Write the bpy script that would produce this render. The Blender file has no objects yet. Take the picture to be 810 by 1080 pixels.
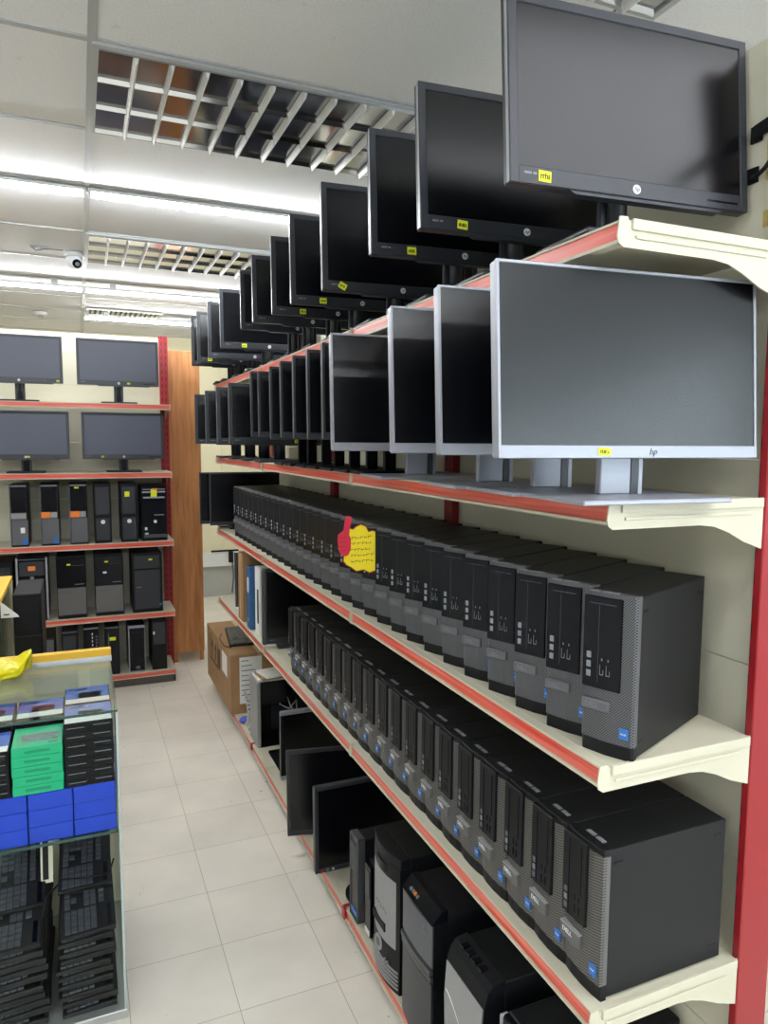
import bpy, bmesh, math, random
from mathutils import Matrix, Vector
random.seed(7)
sc = bpy.context.scene
COL = sc.collection
PI = math.pi

# ------------------------------------------------------------------ materials
def srgb(r, g, b):
    f = lambda c: (c/255/12.92) if c/255 <= .04045 else ((c/255+.055)/1.055)**2.4
    return (f(r), f(g), f(b), 1)
MATS = {}
def mat(name, rgb, rough=.5, metal=0., spec=.5, var=0., vscale=8., bump=0., bscale=200., emit=None, estr=0.):
    m = bpy.data.materials.new(name); m.use_nodes = True
    nt = m.node_tree; b = nt.nodes['Principled BSDF']
    c = srgb(*rgb)
    b.inputs['Base Color'].default_value = c
    b.inputs['Roughness'].default_value = rough
    b.inputs['Metallic'].default_value = metal
    b.inputs['Specular IOR Level'].default_value = spec
    tc = nt.nodes.new('ShaderNodeTexCoord')
    if var > 0:
        n = nt.nodes.new('ShaderNodeTexNoise'); n.inputs['Scale'].default_value = vscale; n.inputs['Detail'].default_value = 5
        nt.links.new(tc.outputs['Object'], n.inputs['Vector'])
        r = nt.nodes.new('ShaderNodeMapRange'); r.inputs['From Min'].default_value = .3; r.inputs['From Max'].default_value = .7
        r.inputs['To Min'].default_value = 1-var; r.inputs['To Max'].default_value = 1+var*.5
        nt.links.new(n.outputs['Fac'], r.inputs['Value'])
        mx = nt.nodes.new('ShaderNodeVectorMath'); mx.operation = 'SCALE'; mx.inputs[0].default_value = c[:3]
        nt.links.new(r.outputs['Result'], mx.inputs['Scale'])
        nt.links.new(mx.outputs['Vector'], b.inputs['Base Color'])
    if bump > 0:
        n2 = nt.nodes.new('ShaderNodeTexNoise'); n2.inputs['Scale'].default_value = bscale; n2.inputs['Detail'].default_value = 3
        nt.links.new(tc.outputs['Object'], n2.inputs['Vector'])
        bp = nt.nodes.new('ShaderNodeBump'); bp.inputs['Strength'].default_value = bump; bp.inputs['Distance'].default_value = .002
        nt.links.new(n2.outputs['Fac'], bp.inputs['Height']); nt.links.new(bp.outputs['Normal'], b.inputs['Normal'])
    if emit:
        b.inputs['Emission Color'].default_value = srgb(*emit); b.inputs['Emission Strength'].default_value = estr
    MATS[name] = m
    return m

mat('cream', (204, 198, 176), .45, var=.05, vscale=3)
mat('panel_cream', (216, 212, 192), .5, var=.06, vscale=2)
mat('red_paint', (156, 30, 38), .4, var=.08, vscale=6)
mat('dark_slot', (30, 8, 10), .7)
mat('black_plastic', (16, 17, 21), .45, spec=.25, bump=.05, bscale=600)
mat('black_matte', (18, 19, 23), .6, spec=.3, bump=.08, bscale=500)
mat('black_steel', (17, 19, 23), .45, spec=.3, bump=.06, bscale=700)
mat('black_gloss', (9, 11, 19), .24, spec=.25)
mat('bezel', (44, 47, 54), .38)
mat('bezel_edge', (150, 152, 155), .35)
mat('screen', (5, 6, 11), .24, spec=.5)
mat('screen_matte', (80, 84, 100), .42, spec=.5)
mat('added_panel_glow', (255, 255, 255), .5, emit=(246, 248, 255), estr=2.1)  # glow of the added ceiling panel, for the nearest monitor's reflection
mat('silver', (156, 158, 168), .38, metal=.25)
mat('silver_dark', (80, 81, 84), .4, metal=.3)
mat('grey_plastic', (92, 94, 98), .5)
mat('grey_light', (150, 150, 150), .5)
mat('grey_front', (98, 97, 96), .5, var=.06, vscale=30)
mat('button_grey', (128, 131, 138), .4)
mat('mark_grey', (120, 122, 128), .5)
mat('mark_white', (225, 228, 232), .5)
mat('yellow_sticker', (226, 235, 40), .6)
mat('ink', (30, 32, 20), .7)
mat('orange_sticker', (240, 130, 50), .6)
mat('blue_sticker', (40, 110, 190), .35)
mat('white_paper', (238, 238, 234), .7)
mat('card_yellow', (250, 226, 8), .55, var=.06, vscale=30)
mat('card_red', (214, 22, 62), .5)
mat('card_edge', (120, 20, 24), .6)
mat('cardboard', (168, 130, 92), .8, var=.1, vscale=12, bump=.1, bscale=80)
mat('cardboard_print', (72, 52, 36), .8)
mat('tape', (190, 160, 110), .35)
mat('blue_box', (8, 62, 196), .35, var=.06, vscale=20)
mat('blue_print', (52, 92, 190), .4)
mat('green_box', (10, 178, 124), .4, var=.05, vscale=25)
mat('green_dark', (8, 140, 98), .45)
mat('window_grey', (120, 134, 134), .25, var=.3, vscale=60)
mat('box_black', (12, 12, 17), .5, spec=.25)
mat('aluminium', (190, 192, 190), .35, metal=.6)
mat('post_cream', (226, 218, 192), .45)
mat('yellow_wood', (250, 196, 60), .5)
mat('bag_yellow', (238, 222, 20), .3, bump=.3, bscale=40)
mat('keycap', (74, 76, 82), .4)
mat('keyboard_black', (17, 18, 20), .5, bump=.05, bscale=400)
mat('wall_paint', (236, 228, 192), .7, var=.03, vscale=1.5)
mat('wall_white', (228, 228, 224), .7, var=.03, vscale=1.5)
mat('wall_dark', (62, 66, 80), .7, var=.1, vscale=1.2)
mat('wall_grey', (176, 176, 166), .7, var=.05)
mat('tbar', (176, 178, 178), .4, metal=.1)
mat('louver', (226, 226, 224), .4, metal=.3)
mat('mirror', (196, 198, 200), .13, metal=1.)
mat('batten', (226, 230, 230), .4)
mat('vent_white', (214, 214, 206), .5)
mat('vent_dark', (70, 70, 66), .7)
mat('cam_white', (226, 228, 230), .3)
mat('stain', (206, 178, 110), .7, var=.3, vscale=40)
mat('blue_binder', (54, 100, 150), .45, var=.08, vscale=20)
mat('red_clip', (160, 18, 26), .35)
mat('green_led', (90, 160, 90), .3)
mat('concrete', (120, 118, 112), .8)
mat('blue_cloth', (90, 100, 190), .8, bump=.4, bscale=60)
mat('wire_white', (205, 205, 200), .5)
mat('led', (255, 255, 255), .5, emit=(246, 251, 255), estr=64.)
mat('dark_wood', (70, 50, 38), .5)
mat('kick', (96, 92, 84), .6)

def nodes(name):
    m = bpy.data.materials.new(name); m.use_nodes = True; MATS[name] = m
    nt = m.node_tree; return m, nt, nt.nodes['Principled BSDF'], nt.nodes.new, nt.links.new
# wood grain
m, nt, b, N, Lk = nodes('wood')
tc = N('ShaderNodeTexCoord'); mp = N('ShaderNodeMapping'); mp.inputs['Scale'].default_value = (14, 14, 1.1)
Lk(tc.outputs['Object'], mp.inputs['Vector'])
n = N('ShaderNodeTexNoise'); n.inputs['Scale'].default_value = 2.2; n.inputs['Detail'].default_value = 8; n.inputs['Distortion'].default_value = .6
Lk(mp.outputs['Vector'], n.inputs['Vector'])
cr = N('ShaderNodeValToRGB'); cr.color_ramp.elements[0].position = .3; cr.color_ramp.elements[0].color = srgb(160, 102, 56)
cr.color_ramp.elements[1].position = .72; cr.color_ramp.elements[1].color = srgb(204, 142, 88)
Lk(n.outputs['Fac'], cr.inputs['Fac']); Lk(cr.outputs['Color'], b.inputs['Base Color']); b.inputs['Roughness'].default_value = .4
# price rail: salmon insert with streaks along its length (object y)
m, nt, b, N, Lk = nodes('rail_red')
tc = N('ShaderNodeTexCoord'); mp = N('ShaderNodeMapping'); mp.inputs['Scale'].default_value = (30, 2.2, 90)
Lk(tc.outputs['Object'], mp.inputs['Vector'])
n = N('ShaderNodeTexNoise'); n.inputs['Scale'].default_value = 1.; n.inputs['Detail'].default_value = 4
Lk(mp.outputs['Vector'], n.inputs['Vector'])
cr = N('ShaderNodeValToRGB'); cr.color_ramp.elements[0].position = .35; cr.color_ramp.elements[0].color = srgb(214, 70, 44)
cr.color_ramp.elements[1].position = .8; cr.color_ramp.elements[1].color = srgb(240, 142, 130)
Lk(n.outputs['Fac'], cr.inputs['Fac']); Lk(cr.outputs['Color'], b.inputs['Base Color']); b.inputs['Roughness'].default_value = .3
# perforated grey bezel (hex dots)
def perforated(name, light, dark, scale, thr):
    m, nt, b, N, Lk = nodes(name)
    tc = N('ShaderNodeTexCoord'); mp = N('ShaderNodeMapping'); mp.inputs['Scale'].default_value = (1, 1, 1.)
    mp.inputs['Rotation'].default_value = (0, PI/4, 0)
    Lk(tc.outputs['Object'], mp.inputs['Vector'])
    sx = N('ShaderNodeSeparateXYZ'); Lk(mp.outputs['Vector'], sx.inputs['Vector'])
    cx = N('ShaderNodeCombineXYZ'); Lk(sx.outputs['X'], cx.inputs['X']); Lk(sx.outputs['Z'], cx.inputs['Y'])
    v = N('ShaderNodeTexVoronoi'); v.voronoi_dimensions = '2D'; v.inputs['Scale'].default_value = scale; v.inputs['Randomness'].default_value = 0
    Lk(cx.outputs['Vector'], v.inputs['Vector'])
    mr = N('ShaderNodeMapRange'); mr.inputs['From Min'].default_value = thr-.06; mr.inputs['From Max'].default_value = thr+.06
    Lk(v.outputs['Distance'], mr.inputs['Value'])
    mx = N('ShaderNodeMix'); mx.data_type = 'RGBA'; mx.inputs[6].default_value = srgb(*dark); mx.inputs[7].default_value = srgb(*light)
    Lk(mr.outputs['Result'], mx.inputs[0]); Lk(mx.outputs[2], b.inputs['Base Color']); b.inputs['Roughness'].default_value = .45
perforated('mesh_dots', (104, 105, 109), (26, 27, 30), 280, .4)
# diagonal ribbed bezel
m, nt, b, N, Lk = nodes('mesh_ribs')
tc = N('ShaderNodeTexCoord'); mp = N('ShaderNodeMapping'); mp.inputs['Rotation'].default_value = (0, math.radians(-76), 0)
Lk(tc.outputs['Object'], mp.inputs['Vector'])
wv = N('ShaderNodeTexWave'); wv.bands_direction = 'X'; wv.inputs['Scale'].default_value = 60
Lk(mp.outputs['Vector'], wv.inputs['Vector'])
mx = N('ShaderNodeMix'); mx.data_type = 'RGBA'; mx.inputs[6].default_value = srgb(46, 45, 45); mx.inputs[7].default_value = srgb(104, 101, 97)
Lk(wv.outputs['Fac'], mx.inputs[0]); Lk(mx.outputs[2], b.inputs['Base Color']); b.inputs['Roughness'].default_value = .45
# vinyl floor tiles
m, nt, b, N, Lk = nodes('floor_tile')
tc = N('ShaderNodeTexCoord'); mp = N('ShaderNodeMapping'); mp.inputs['Location'].default_value = (.42+.3085*40, -1.072+.3085*40, 0)
Lk(tc.outputs['Object'], mp.inputs['Vector'])
br = N('ShaderNodeTexBrick'); br.offset = 0; br.squash = 1
br.inputs['Scale'].default_value = 1; br.inputs['Brick Width'].default_value = .3085; br.inputs['Row Height'].default_value = .3085
br.inputs['Mortar Size'].default_value = .0011; br.inputs['Mortar Smooth'].default_value = .4; br.inputs['Bias'].default_value = 0
br.inputs['Color1'].default_value = srgb(239, 231, 218); br.inputs['Color2'].default_value = srgb(234, 226, 212); br.inputs['Mortar'].default_value = srgb(160, 153, 140)
Lk(mp.outputs['Vector'], br.inputs['Vector'])
n = N('ShaderNodeTexNoise'); n.inputs['Scale'].default_value = 3.5; n.inputs['Detail'].default_value = 7; Lk(tc.outputs['Object'], n.inputs['Vector'])
r = N('ShaderNodeMapRange'); r.inputs['From Min'].default_value = .35; r.inputs['From Max'].default_value = .65; r.inputs['To Min'].default_value = .93; r.inputs['To Max'].default_value = 1.03
Lk(n.outputs['Fac'], r.inputs['Value'])
n3 = N('ShaderNodeTexNoise'); n3.inputs['Scale'].default_value = 13; n3.inputs['Detail'].default_value = 3; n3.inputs['Distortion'].default_value = 1.5; Lk(tc.outputs['Object'], n3.inputs['Vector'])
r3 = N('ShaderNodeMapRange'); r3.inputs['From Min'].default_value = .72; r3.inputs['From Max'].default_value = .76; r3.inputs['To Min'].default_value = 1.; r3.inputs['To Max'].default_value = .55
Lk(n3.outputs['Fac'], r3.inputs['Value'])
ml = N('ShaderNodeMath'); ml.operation = 'MULTIPLY'; Lk(r.outputs['Result'], ml.inputs[0]); Lk(r3.outputs['Result'], ml.inputs[1])
vm = N('ShaderNodeVectorMath'); vm.operation = 'SCALE'; Lk(br.outputs['Color'], vm.inputs[0]); Lk(ml.outputs['Value'], vm.inputs['Scale'])
Lk(vm.outputs['Vector'], b.inputs['Base Color']); b.inputs['Roughness'].default_value = .42
# ceiling board: fine pitted gypsum
m, nt, b, N, Lk = nodes('ceiling_board')
tc = N('ShaderNodeTexCoord')
n = N('ShaderNodeTexNoise'); n.inputs['Scale'].default_value = 160; n.inputs['Detail'].default_value = 4; Lk(tc.outputs['Object'], n.inputs['Vector'])
n4 = N('ShaderNodeTexNoise'); n4.inputs['Scale'].default_value = 9; n4.inputs['Detail'].default_value = 4; n4.inputs['Distortion'].default_value = .8; Lk(tc.outputs['Object'], n4.inputs['Vector'])
r4 = N('ShaderNodeMapRange'); r4.inputs['From Min'].default_value = .70; r4.inputs['From Max'].default_value = .78; r4.inputs['To Min'].default_value = 1.; r4.inputs['To Max'].default_value = .82
Lk(n4.outputs['Fac'], r4.inputs['Value'])
r = N('ShaderNodeMapRange'); r.inputs['From Min'].default_value = .3; r.inputs['From Max'].default_value = .7; r.inputs['To Min'].default_value = .92; r.inputs['To Max'].default_value = 1.04
Lk(n.outputs['Fac'], r.inputs['Value'])
ml = N('ShaderNodeMath'); ml.operation = 'MULTIPLY'; Lk(r.outputs['Result'], ml.inputs[0]); Lk(r4.outputs['Result'], ml.inputs[1])
vm = N('ShaderNodeVectorMath'); vm.operation = 'SCALE'; vm.inputs[0].default_value = srgb(230, 230, 230)[:3]; Lk(ml.outputs['Value'], vm.inputs['Scale'])
Lk(vm.outputs['Vector'], b.inputs['Base Color']); b.inputs['Roughness'].default_value = .8
bp = N('ShaderNodeBump'); bp.inputs['Strength'].default_value = .25; bp.inputs['Distance'].default_value = .002
Lk(n.outputs['Fac'], bp.inputs['Height']); Lk(bp.outputs['Normal'], b.inputs['Normal'])
# red steel upright with punched slots on its front face (slots repeat up the post)
m, nt, b, N, Lk = nodes('red_post')
tc = N('ShaderNodeTexCoord'); sp = N('ShaderNodeSeparateXYZ'); Lk(tc.outputs['Object'], sp.inputs['Vector'])
nr = N('ShaderNodeSeparateXYZ'); Lk(tc.outputs['Normal'], nr.inputs['Vector'])
def mth(op, a, bb=None, c=None):
    q = N('ShaderNodeMath'); q.operation = op
    for i_, v_ in enumerate((a, bb, c)):
        if v_ is None: continue
        if isinstance(v_, (int, float)): q.inputs[i_].default_value = v_
        else: Lk(v_, q.inputs[i_])
    return q.outputs[0]
BAYW = 1.2267
yy = mth('ABSOLUTE', mth('SUBTRACT', mth('MODULO', mth('ADD', sp.outputs['Y'], BAYW*1.5), BAYW), BAYW/2))
iny = mth('LESS_THAN', mth('ABSOLUTE', mth('SUBTRACT', yy, .0135)), .0032)
inz = mth('LESS_THAN', mth('MODULO', sp.outputs['Z'], .05), .027)
fr_ = mth('LESS_THAN', nr.outputs['X'], -.5)
msk = mth('MULTIPLY', mth('MULTIPLY', iny, inz), fr_)
mx = N('ShaderNodeMix'); mx.data_type = 'RGBA'; mx.inputs[6].default_value = srgb(150, 26, 34); mx.inputs[7].default_value = srgb(26, 8, 10)
Lk(msk, mx.inputs[0]); Lk(mx.outputs[2], b.inputs['Base Color']); b.inputs['Roughness'].default_value = .4
# clear glass sheet
def glass(name, tint, ior=1.3):
    m = bpy.data.materials.new(name); m.use_nodes = True; MATS[name] = m
    nt = m.node_tree; nt.nodes.remove(nt.nodes['Principled BSDF']); out = nt.nodes['Material Output']
    t = nt.nodes.new('ShaderNodeBsdfTransparent'); t.inputs['Color'].default_value = srgb(*tint)
    g = nt.nodes.new('ShaderNodeBsdfGlossy'); g.inputs['Roughness'].default_value = .03
    f = nt.nodes.new('ShaderNodeFresnel'); ge = nt.nodes.new('ShaderNodeNewGeometry')
    ir = nt.nodes.new('ShaderNodeMapRange'); ir.inputs['To Min'].default_value = ior; ir.inputs['To Max'].default_value = 1/ior
    nt.links.new(ge.outputs['Backfacing'], ir.inputs['Value']); nt.links.new(ir.outputs['Result'], f.inputs['IOR'])
    x = nt.nodes.new('ShaderNodeMixShader')
    nt.links.new(f.outputs['Fac'], x.inputs['Fac']); nt.links.new(t.outputs[0], x.inputs[1]); nt.links.new(g.outputs[0], x.inputs[2])
    nt.links.new(x.outputs[0], out.inputs['Surface'])
glass('glass', (250, 254, 252))
glass('glass_clear', (252, 254, 253), 1.1)
mat('glass_edge', (46, 78, 70), .2)
mat('glass_edge_pale', (176, 190, 186), .25)

# ------------------------------------------------------------------ mesh builder
class MB:
    def __init__(s): s.bm = bmesh.new()
    def _add(s, bm, M=None):
        if M is not None: bmesh.ops.transform(bm, matrix=M, verts=bm.verts)
        vm = {}
        for v in bm.verts: vm[v] = s.bm.verts.new(v.co)
        for f in bm.faces:
            try:
                nf = s.bm.faces.new([vm[v] for v in f.verts]); nf.smooth = f.smooth
            except ValueError: pass
        bm.free(); return s
    def box(s, x0, x1, y0, y1, z0, z1, bev=0., seg=1, M=None):
        bm = bmesh.new()
        bmesh.ops.create_cube(bm, size=1)
        for v in bm.verts:
            v.co = ((x0+x1)/2+v.co.x*(x1-x0), (y0+y1)/2+v.co.y*(y1-y0), (z0+z1)/2+v.co.z*(z1-z0))
        if bev > 0:
            bmesh.ops.bevel(bm, geom=list(bm.edges), offset=bev, segments=seg, affect='EDGES', profile=.5)
        return s._add(bm, M)
    def prism(s, poly, a, b, axis='y', bev=0., M=None, smooth=False):
        # poly: 2D points in the plane normal to axis ((x,z) for y, (x,y) for z, (y,z) for x)
        bm = bmesh.new()
        def P(p, t):
            if axis == 'y': return (p[0], t, p[1])
            if axis == 'z': return (p[0], p[1], t)
            return (t, p[0], p[1])
        A = [bm.verts.new(P(p, a)) for p in poly]; B = [bm.verts.new(P(p, b)) for p in poly]
        n = len(poly)
        bm.faces.new(A); bm.faces.new(B[::-1])
        for i in range(n):
            f = bm.faces.new((A[i], B[i], B[(i+1) % n], A[(i+1) % n])); f.smooth = smooth
        bmesh.ops.recalc_face_normals(bm, faces=bm.faces)
        if bev > 0:
            bmesh.ops.bevel(bm, geom=list(bm.edges), offset=bev, segments=1, affect='EDGES')
        return s._add(bm, M)
    def cyl(s, p0, p1, r, n=16, r2=None, M=None):
        p0 = Vector(p0); p1 = Vector(p1); d = p1-p0
        bm = bmesh.new()
        bmesh.ops.create_cone(bm, cap_ends=True, segments=n, radius1=r, radius2=r if r2 is None else r2, depth=d.length)
        for f in bm.faces: f.smooth = len(f.verts) == 4
        q = d.to_track_quat('Z', 'Y').to_matrix().to_4x4(); q.translation = (p0+p1)/2
        bmesh.ops.transform(bm, matrix=q, verts=bm.verts)
        return s._add(bm, M)
    def sphere(s, c, r, sz=1., n=20, M=None):
        bm = bmesh.new(); bmesh.ops.create_uvsphere(bm, u_segments=n, v_segments=n//2, radius=r)
        for f in bm.faces: f.smooth = True
        for v in bm.verts: v.co = (c[0]+v.co.x, c[1]+v.co.y, c[2]+v.co.z*sz)
        return s._add(bm, M)
    def ring(s, c, axis_y, r0, r1, h, n=24, M=None):
        # flat ring facing -y at y = axis_y, thickness h (towards -y)
        bm = bmesh.new(); vs = []
        for i in range(n):
            a = 2*PI*i/n; cs, sn = math.cos(a), math.sin(a)
            vs.append([bm.verts.new((c[0]+r*cs, axis_y-d, c[1]+r*sn)) for r, d in ((r0, 0), (r1, 0), (r1, h), (r0, h))])
        for i in range(n):
            A, B = vs[i], vs[(i+1) % n]
            for k in range(4): bm.faces.new((A[k], B[k], B[(k+1) % 4], A[(k+1) % 4]))
        bmesh.ops.recalc_face_normals(bm, faces=bm.faces)
        return s._add(bm, M)
    def tube(s, pts, r, n=8, M=None):
        pts = [Vector(p) for p in pts]; bm = bmesh.new(); rings = []
        for i, p in enumerate(pts):
            t = (pts[min(i+1, len(pts)-1)]-pts[max(i-1, 0)]).normalized()
            u = t.orthogonal().normalized(); 
            if rings:
                u = (pu - t*pu.dot(t)).normalized()
            w = t.cross(u); pu = u
            rings.append([bm.verts.new(p+u*r*math.cos(2*PI*k/n)+w*r*math.sin(2*PI*k/n)) for k in range(n)])
        for a, b in zip(rings, rings[1:]):
            for k in range(n):
                f = bm.faces.new((a[k], b[k], b[(k+1) % n], a[(k+1) % n])); f.smooth = True
        bm.faces.new(rings[0]); bm.faces.new(rings[-1][::-1])
        bmesh.ops.recalc_face_normals(bm, faces=bm.faces)
        return s._add(bm, M)
    def build(s, name, material, parent=None, M=None):
        me = bpy.data.meshes.new(name)
        if M is not None: bmesh.ops.transform(s.bm, matrix=M, verts=s.bm.verts)
        bmesh.ops.recalc_face_normals(s.bm, faces=s.bm.faces)
        s.bm.to_mesh(me); s.bm.free()
        me.materials.append(MATS[material])
        o = bpy.data.objects.new(name, me); COL.objects.link(o)
        if parent is not None: o.parent = parent
        return o

def empty(name, loc, rz=0.):
    o = bpy.data.objects.new(name, None); COL.objects.link(o); o.location = loc; o.rotation_euler = (0, 0, rz)
    o.empty_display_size = .05
    return o
def tag(o, label, cat, group=None, kind=None):
    o['label'] = label; o['category'] = cat
    if group: o['group'] = group
    if kind: o['kind'] = kind
    return o
def struct(o): o['kind'] = 'structure'; return o
def kids(o): return [c for c in bpy.data.objects if c.parent == o]
KID = {}
def tree(o):
    if o.name not in KID: KID[o.name] = [(c, tree(c)) for c in kids(o)]
    return KID[o.name]
def copy_tree(o, parent=None, t=None):
    c = o.copy(); COL.objects.link(c)
    if parent is not None: c.parent = parent
    for ch, sub in (tree(o) if t is None else t): copy_tree(ch, c, sub)
    return c
TXT = {}
def text(s, size, material, parent, M, name='lettering', shear=0., ext=.0006):
    key = (s, size, shear, ext)
    if key not in TXT:
        cu = bpy.data.curves.new('lettering', 'FONT'); cu.body = s; cu.size = size; cu.align_x = 'CENTER'; cu.align_y = 'CENTER'
        cu.extrude = ext; cu.shear = shear; cu.resolution_u = 2
        ob = bpy.data.objects.new('tmp_text', cu); COL.objects.link(ob)
        bpy.context.view_layer.update()
        me = bpy.data.meshes.new_from_object(ob.evaluated_get(bpy.context.evaluated_depsgraph_get()))
        bpy.data.objects.remove(ob); TXT[key] = me
    me = TXT[key].copy(); me.materials.clear(); me.materials.append(MATS[material])
    me.transform(M)
    o = bpy.data.objects.new(name, me); COL.objects.link(o); o.parent = parent
    return o
FRONT = Matrix.Rotation(PI/2, 4, 'X')     # text in xy plane -> xz plane facing -y
def at(x, y, z): return Matrix.Translation((x, y, z))
ONES = ['', 'first', 'second', 'third', 'fourth', 'fifth', 'sixth', 'seventh', 'eighth', 'ninth', 'tenth', 'eleventh', 'twelfth', 'thirteenth',
        'fourteenth', 'fifteenth', 'sixteenth', 'seventeenth', 'eighteenth', 'nineteenth']
def ordi(n):
    if n < 20: return ONES[n]
    if n == 20: return 'twentieth'
    if n == 30: return 'thirtieth'
    return ('twenty-' if n < 30 else 'thirty-')+ONES[n % 10]

def scribble(parent, x0, x1, z, y, h, material='ink', name='handwriting', M=None, seed=0):
    rnd = random.Random(seed); mb = MB(); x = x0
    while x < x1-.001:
        w = (x1-x0)*rnd.uniform(.1, .2); k = rnd.choice((-1, 1))
        mb.box(x, min(x+w, x1), y-.0004, y, z+h*k*.2-h*.1, z+h*k*.2+h*.1)
        mb.box(x, x+h*.2, y-.0004, y, z-h*.5, z+h*rnd.uniform(.1, .5))
        x += w*1.3
    return mb.build(name, material, parent, M)

# ------------------------------------------------------------------ room
ZC = 2.80
struct(MB().box(-3.6, 2.2, -4.6, 7.2, -.1, 0).build('floor', 'floor_tile'))
struct(MB().box(-3.6, 2.2, -4.6, 7.2, ZC, ZC+.08).build('ceiling', 'ceiling_board'))
struct(MB().box(-3.7, -3.6, -4.6, 7.2, 0, ZC).build('wall_left', 'wall_white'))
struct(MB().box(-3.6, 2.2, 7.0, 7.1, 0, ZC).build('wall_back', 'wall_paint'))
wf = MB(); wf.box(-3.6, 1.2, -4.7, -4.6, 0, ZC).box(1.2, 2.3, -4.7, -4.6, 0, .5).box(1.2, 2.3, -4.7, -4.6, 2.74, ZC)
struct(wf.build('wall_front', 'wall_dark'))
wr = MB(); wr.box(2.2, 2.3, -2.3, 7.1, 0, ZC).box(2.2, 2.3, -4.6, -2.3, 0, .5).box(2.2, 2.3, -4.6, -2.3, 2.74, ZC)
struct(wr.build('wall_right', 'wall_white'))
fr = MB()  # added window out of view, its daylight greys the nearest silver screen
for y in (-4.6, -3.48, -2.36): fr.box(2.22, 2.28, y, y+.06, .5, 2.74)
for z in (.5, 2.68): fr.box(2.22, 2.28, -4.6, -2.3, z, z+.06)
w1 = struct(fr.build('added_window_1', 'aluminium'))
MB().box(2.245, 2.251, -4.58, -2.32, .52, 2.7).build('pane', 'glass', w1)
fr = MB()  # second added window, unseen, carries the silver screen's reflection round the corner
for x in (1.2, 2.16): fr.box(x, x+.06, -4.68, -4.62, .5, 2.74)
for z in (.5, 2.68): fr.box(1.2, 2.22, -4.68, -4.62, z, z+.06)
w2 = struct(fr.build('added_window_2', 'aluminium'))
MB().box(1.22, 2.2, -4.654, -4.648, .52, 2.7).build('pane', 'glass', w2)
# back wall: grey dado and white cable trunking
struct(MB().box(-3.6, 2.2, 6.98, 7.0, 0, .34).build('baseboard_back', 'wall_grey'))
struct(MB().box(-3.6, 2.2, 6.93, 7.0, .34, .49, .004).build('trim_back', 'wall_white'))
pn = MB()
for x in (.40, .62, .84): pn.box(x-.0, x+.012, 6.985, 7.0, .5, 2.6)
struct(pn.build('trim_2', 'wall_paint'))
# ceiling grid
tb = MB()
for x in (-3.185, -1.965, -.745, .475, 1.695): tb.box(x-.012, x+.012, -4.6, 7.0, ZC-.006, ZC+.001)
ys = [1.27-.61*k for k in range(0, 10)] + [1.88, 2.49, 3.22, 3.86, 4.47, 5.08, 5.69, 6.30, 6.91]
for y in ys: tb.box(-3.6, 2.2, y-.011, y+.011, ZC-.005, ZC+.001)
struct(tb.build('trim_1', 'tbar'))

# mirrored louvre fixtures set in the ceiling
def louver_light(x0, x1, y0, y1, label):
    L, D = x1-x0, y1-y0
    r = empty('ceiling_light', (x0, y0, ZC))
    z0 = -.005
    f = MB().box(0, L, 0, .018, z0-.008, z0).box(0, L, D-.018, D, z0-.008, z0).box(0, .018, .018, D-.018, z0-.008, z0).box(L-.018, L, .018, D-.018, z0-.008, z0)
    f.build('frame', 'tbar', r)
    tr = MB().box(.018, L-.018, .018, D-.018, -.0055, -.0045)
    tr.build('tray', 'mirror', r)
    n = 3; rw = (D-.036)/n
    # curved mirror troughs and ridges
    rf = MB()
    for k in range(n+1):
        yc = .018+k*rw
        w = .011
        rf.prism([(yc-w if k else yc, -.006), (yc+w if k < n else yc, -.006), (yc+.003 if k < n else yc, -.018), (yc-.003 if k else yc, -.018)], .018, L-.018, 'x')
    rf.build('reflector', 'mirror', r)
    for k in range(n):
        ya, yb = .018+k*rw+.004, .018+(k+1)*rw-.004
        for i in range(1, 12):
            xc = .018+(L-.036)*i/12
            MB().prism([(xc-.008, -.008), (xc+.008, -.008), (xc+.0015, -.034), (xc-.0015, -.034)], ya, yb, 'y').build('louver_blade', 'louver', r)
    return tag(r, label, 'ceiling light', 'mirrored louvre fixtures in the ceiling')
louver_light(-.745, .475, 1.27, 1.88, 'unlit mirrored louvre ceiling fixture nearest the camera, above the front monitors')
louver_light(-.745, .475, 3.22, 3.86, 'smaller looking unlit mirrored louvre fixture beside the white dome camera')
louver_light(-.65, .57, -.03, .58, 'louvre fixture at the top edge of the picture, above the nearest monitor')

# LED battens
def batten(x0, x1, y, label, z=ZC, drop=.02):
    r = empty('tube_light', ((x0+x1)/2, y, z))
    h = (x1-x0)/2-.004
    MB().box(-h, h, -.026, .026, -drop-.014, -drop, .003).build('housing', 'batten', r)
    for e in (-h*.7, h*.7): MB().box(e-.02, e+.02, -.012, .012, -drop-.001, -.0055).build('mount', 'batten', r)
    MB().prism([(-.016, 0), (.016, 0), (.013, -.012), (.007, -.018), (-.007, -.018), (-.013, -.012)], -h+.01, h-.01, 'x', 0, at(0, 0, -drop-.0135)).build('tube', 'led', r)
    for e in (-h, h-.012): MB().box(e, e+.012, -.018, .018, -drop-.033, -drop+.001).build('end_cap', 'batten', r)
    return tag(r, label, 'tube light', 'white LED tube battens across the ceiling')
for y, nm in ((2.5, 'row just beyond the big louvre fixture'), (4.45, 'second row, beyond the dome camera'), (5.62, 'farthest row, below the air vent')):
    segs = ((-1.95, -.745, 'left length'), (-.745, .46, 'right length'))
    for x0, x1, sd in segs:
        if y > 5 and x0 < -1: continue
        batten(x0, x1, y, drop={2.5: .012}.get(y, .048), label='glowing white LED tube in the %s%s' % (nm, '' if y > 5 else ', '+sd))
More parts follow.
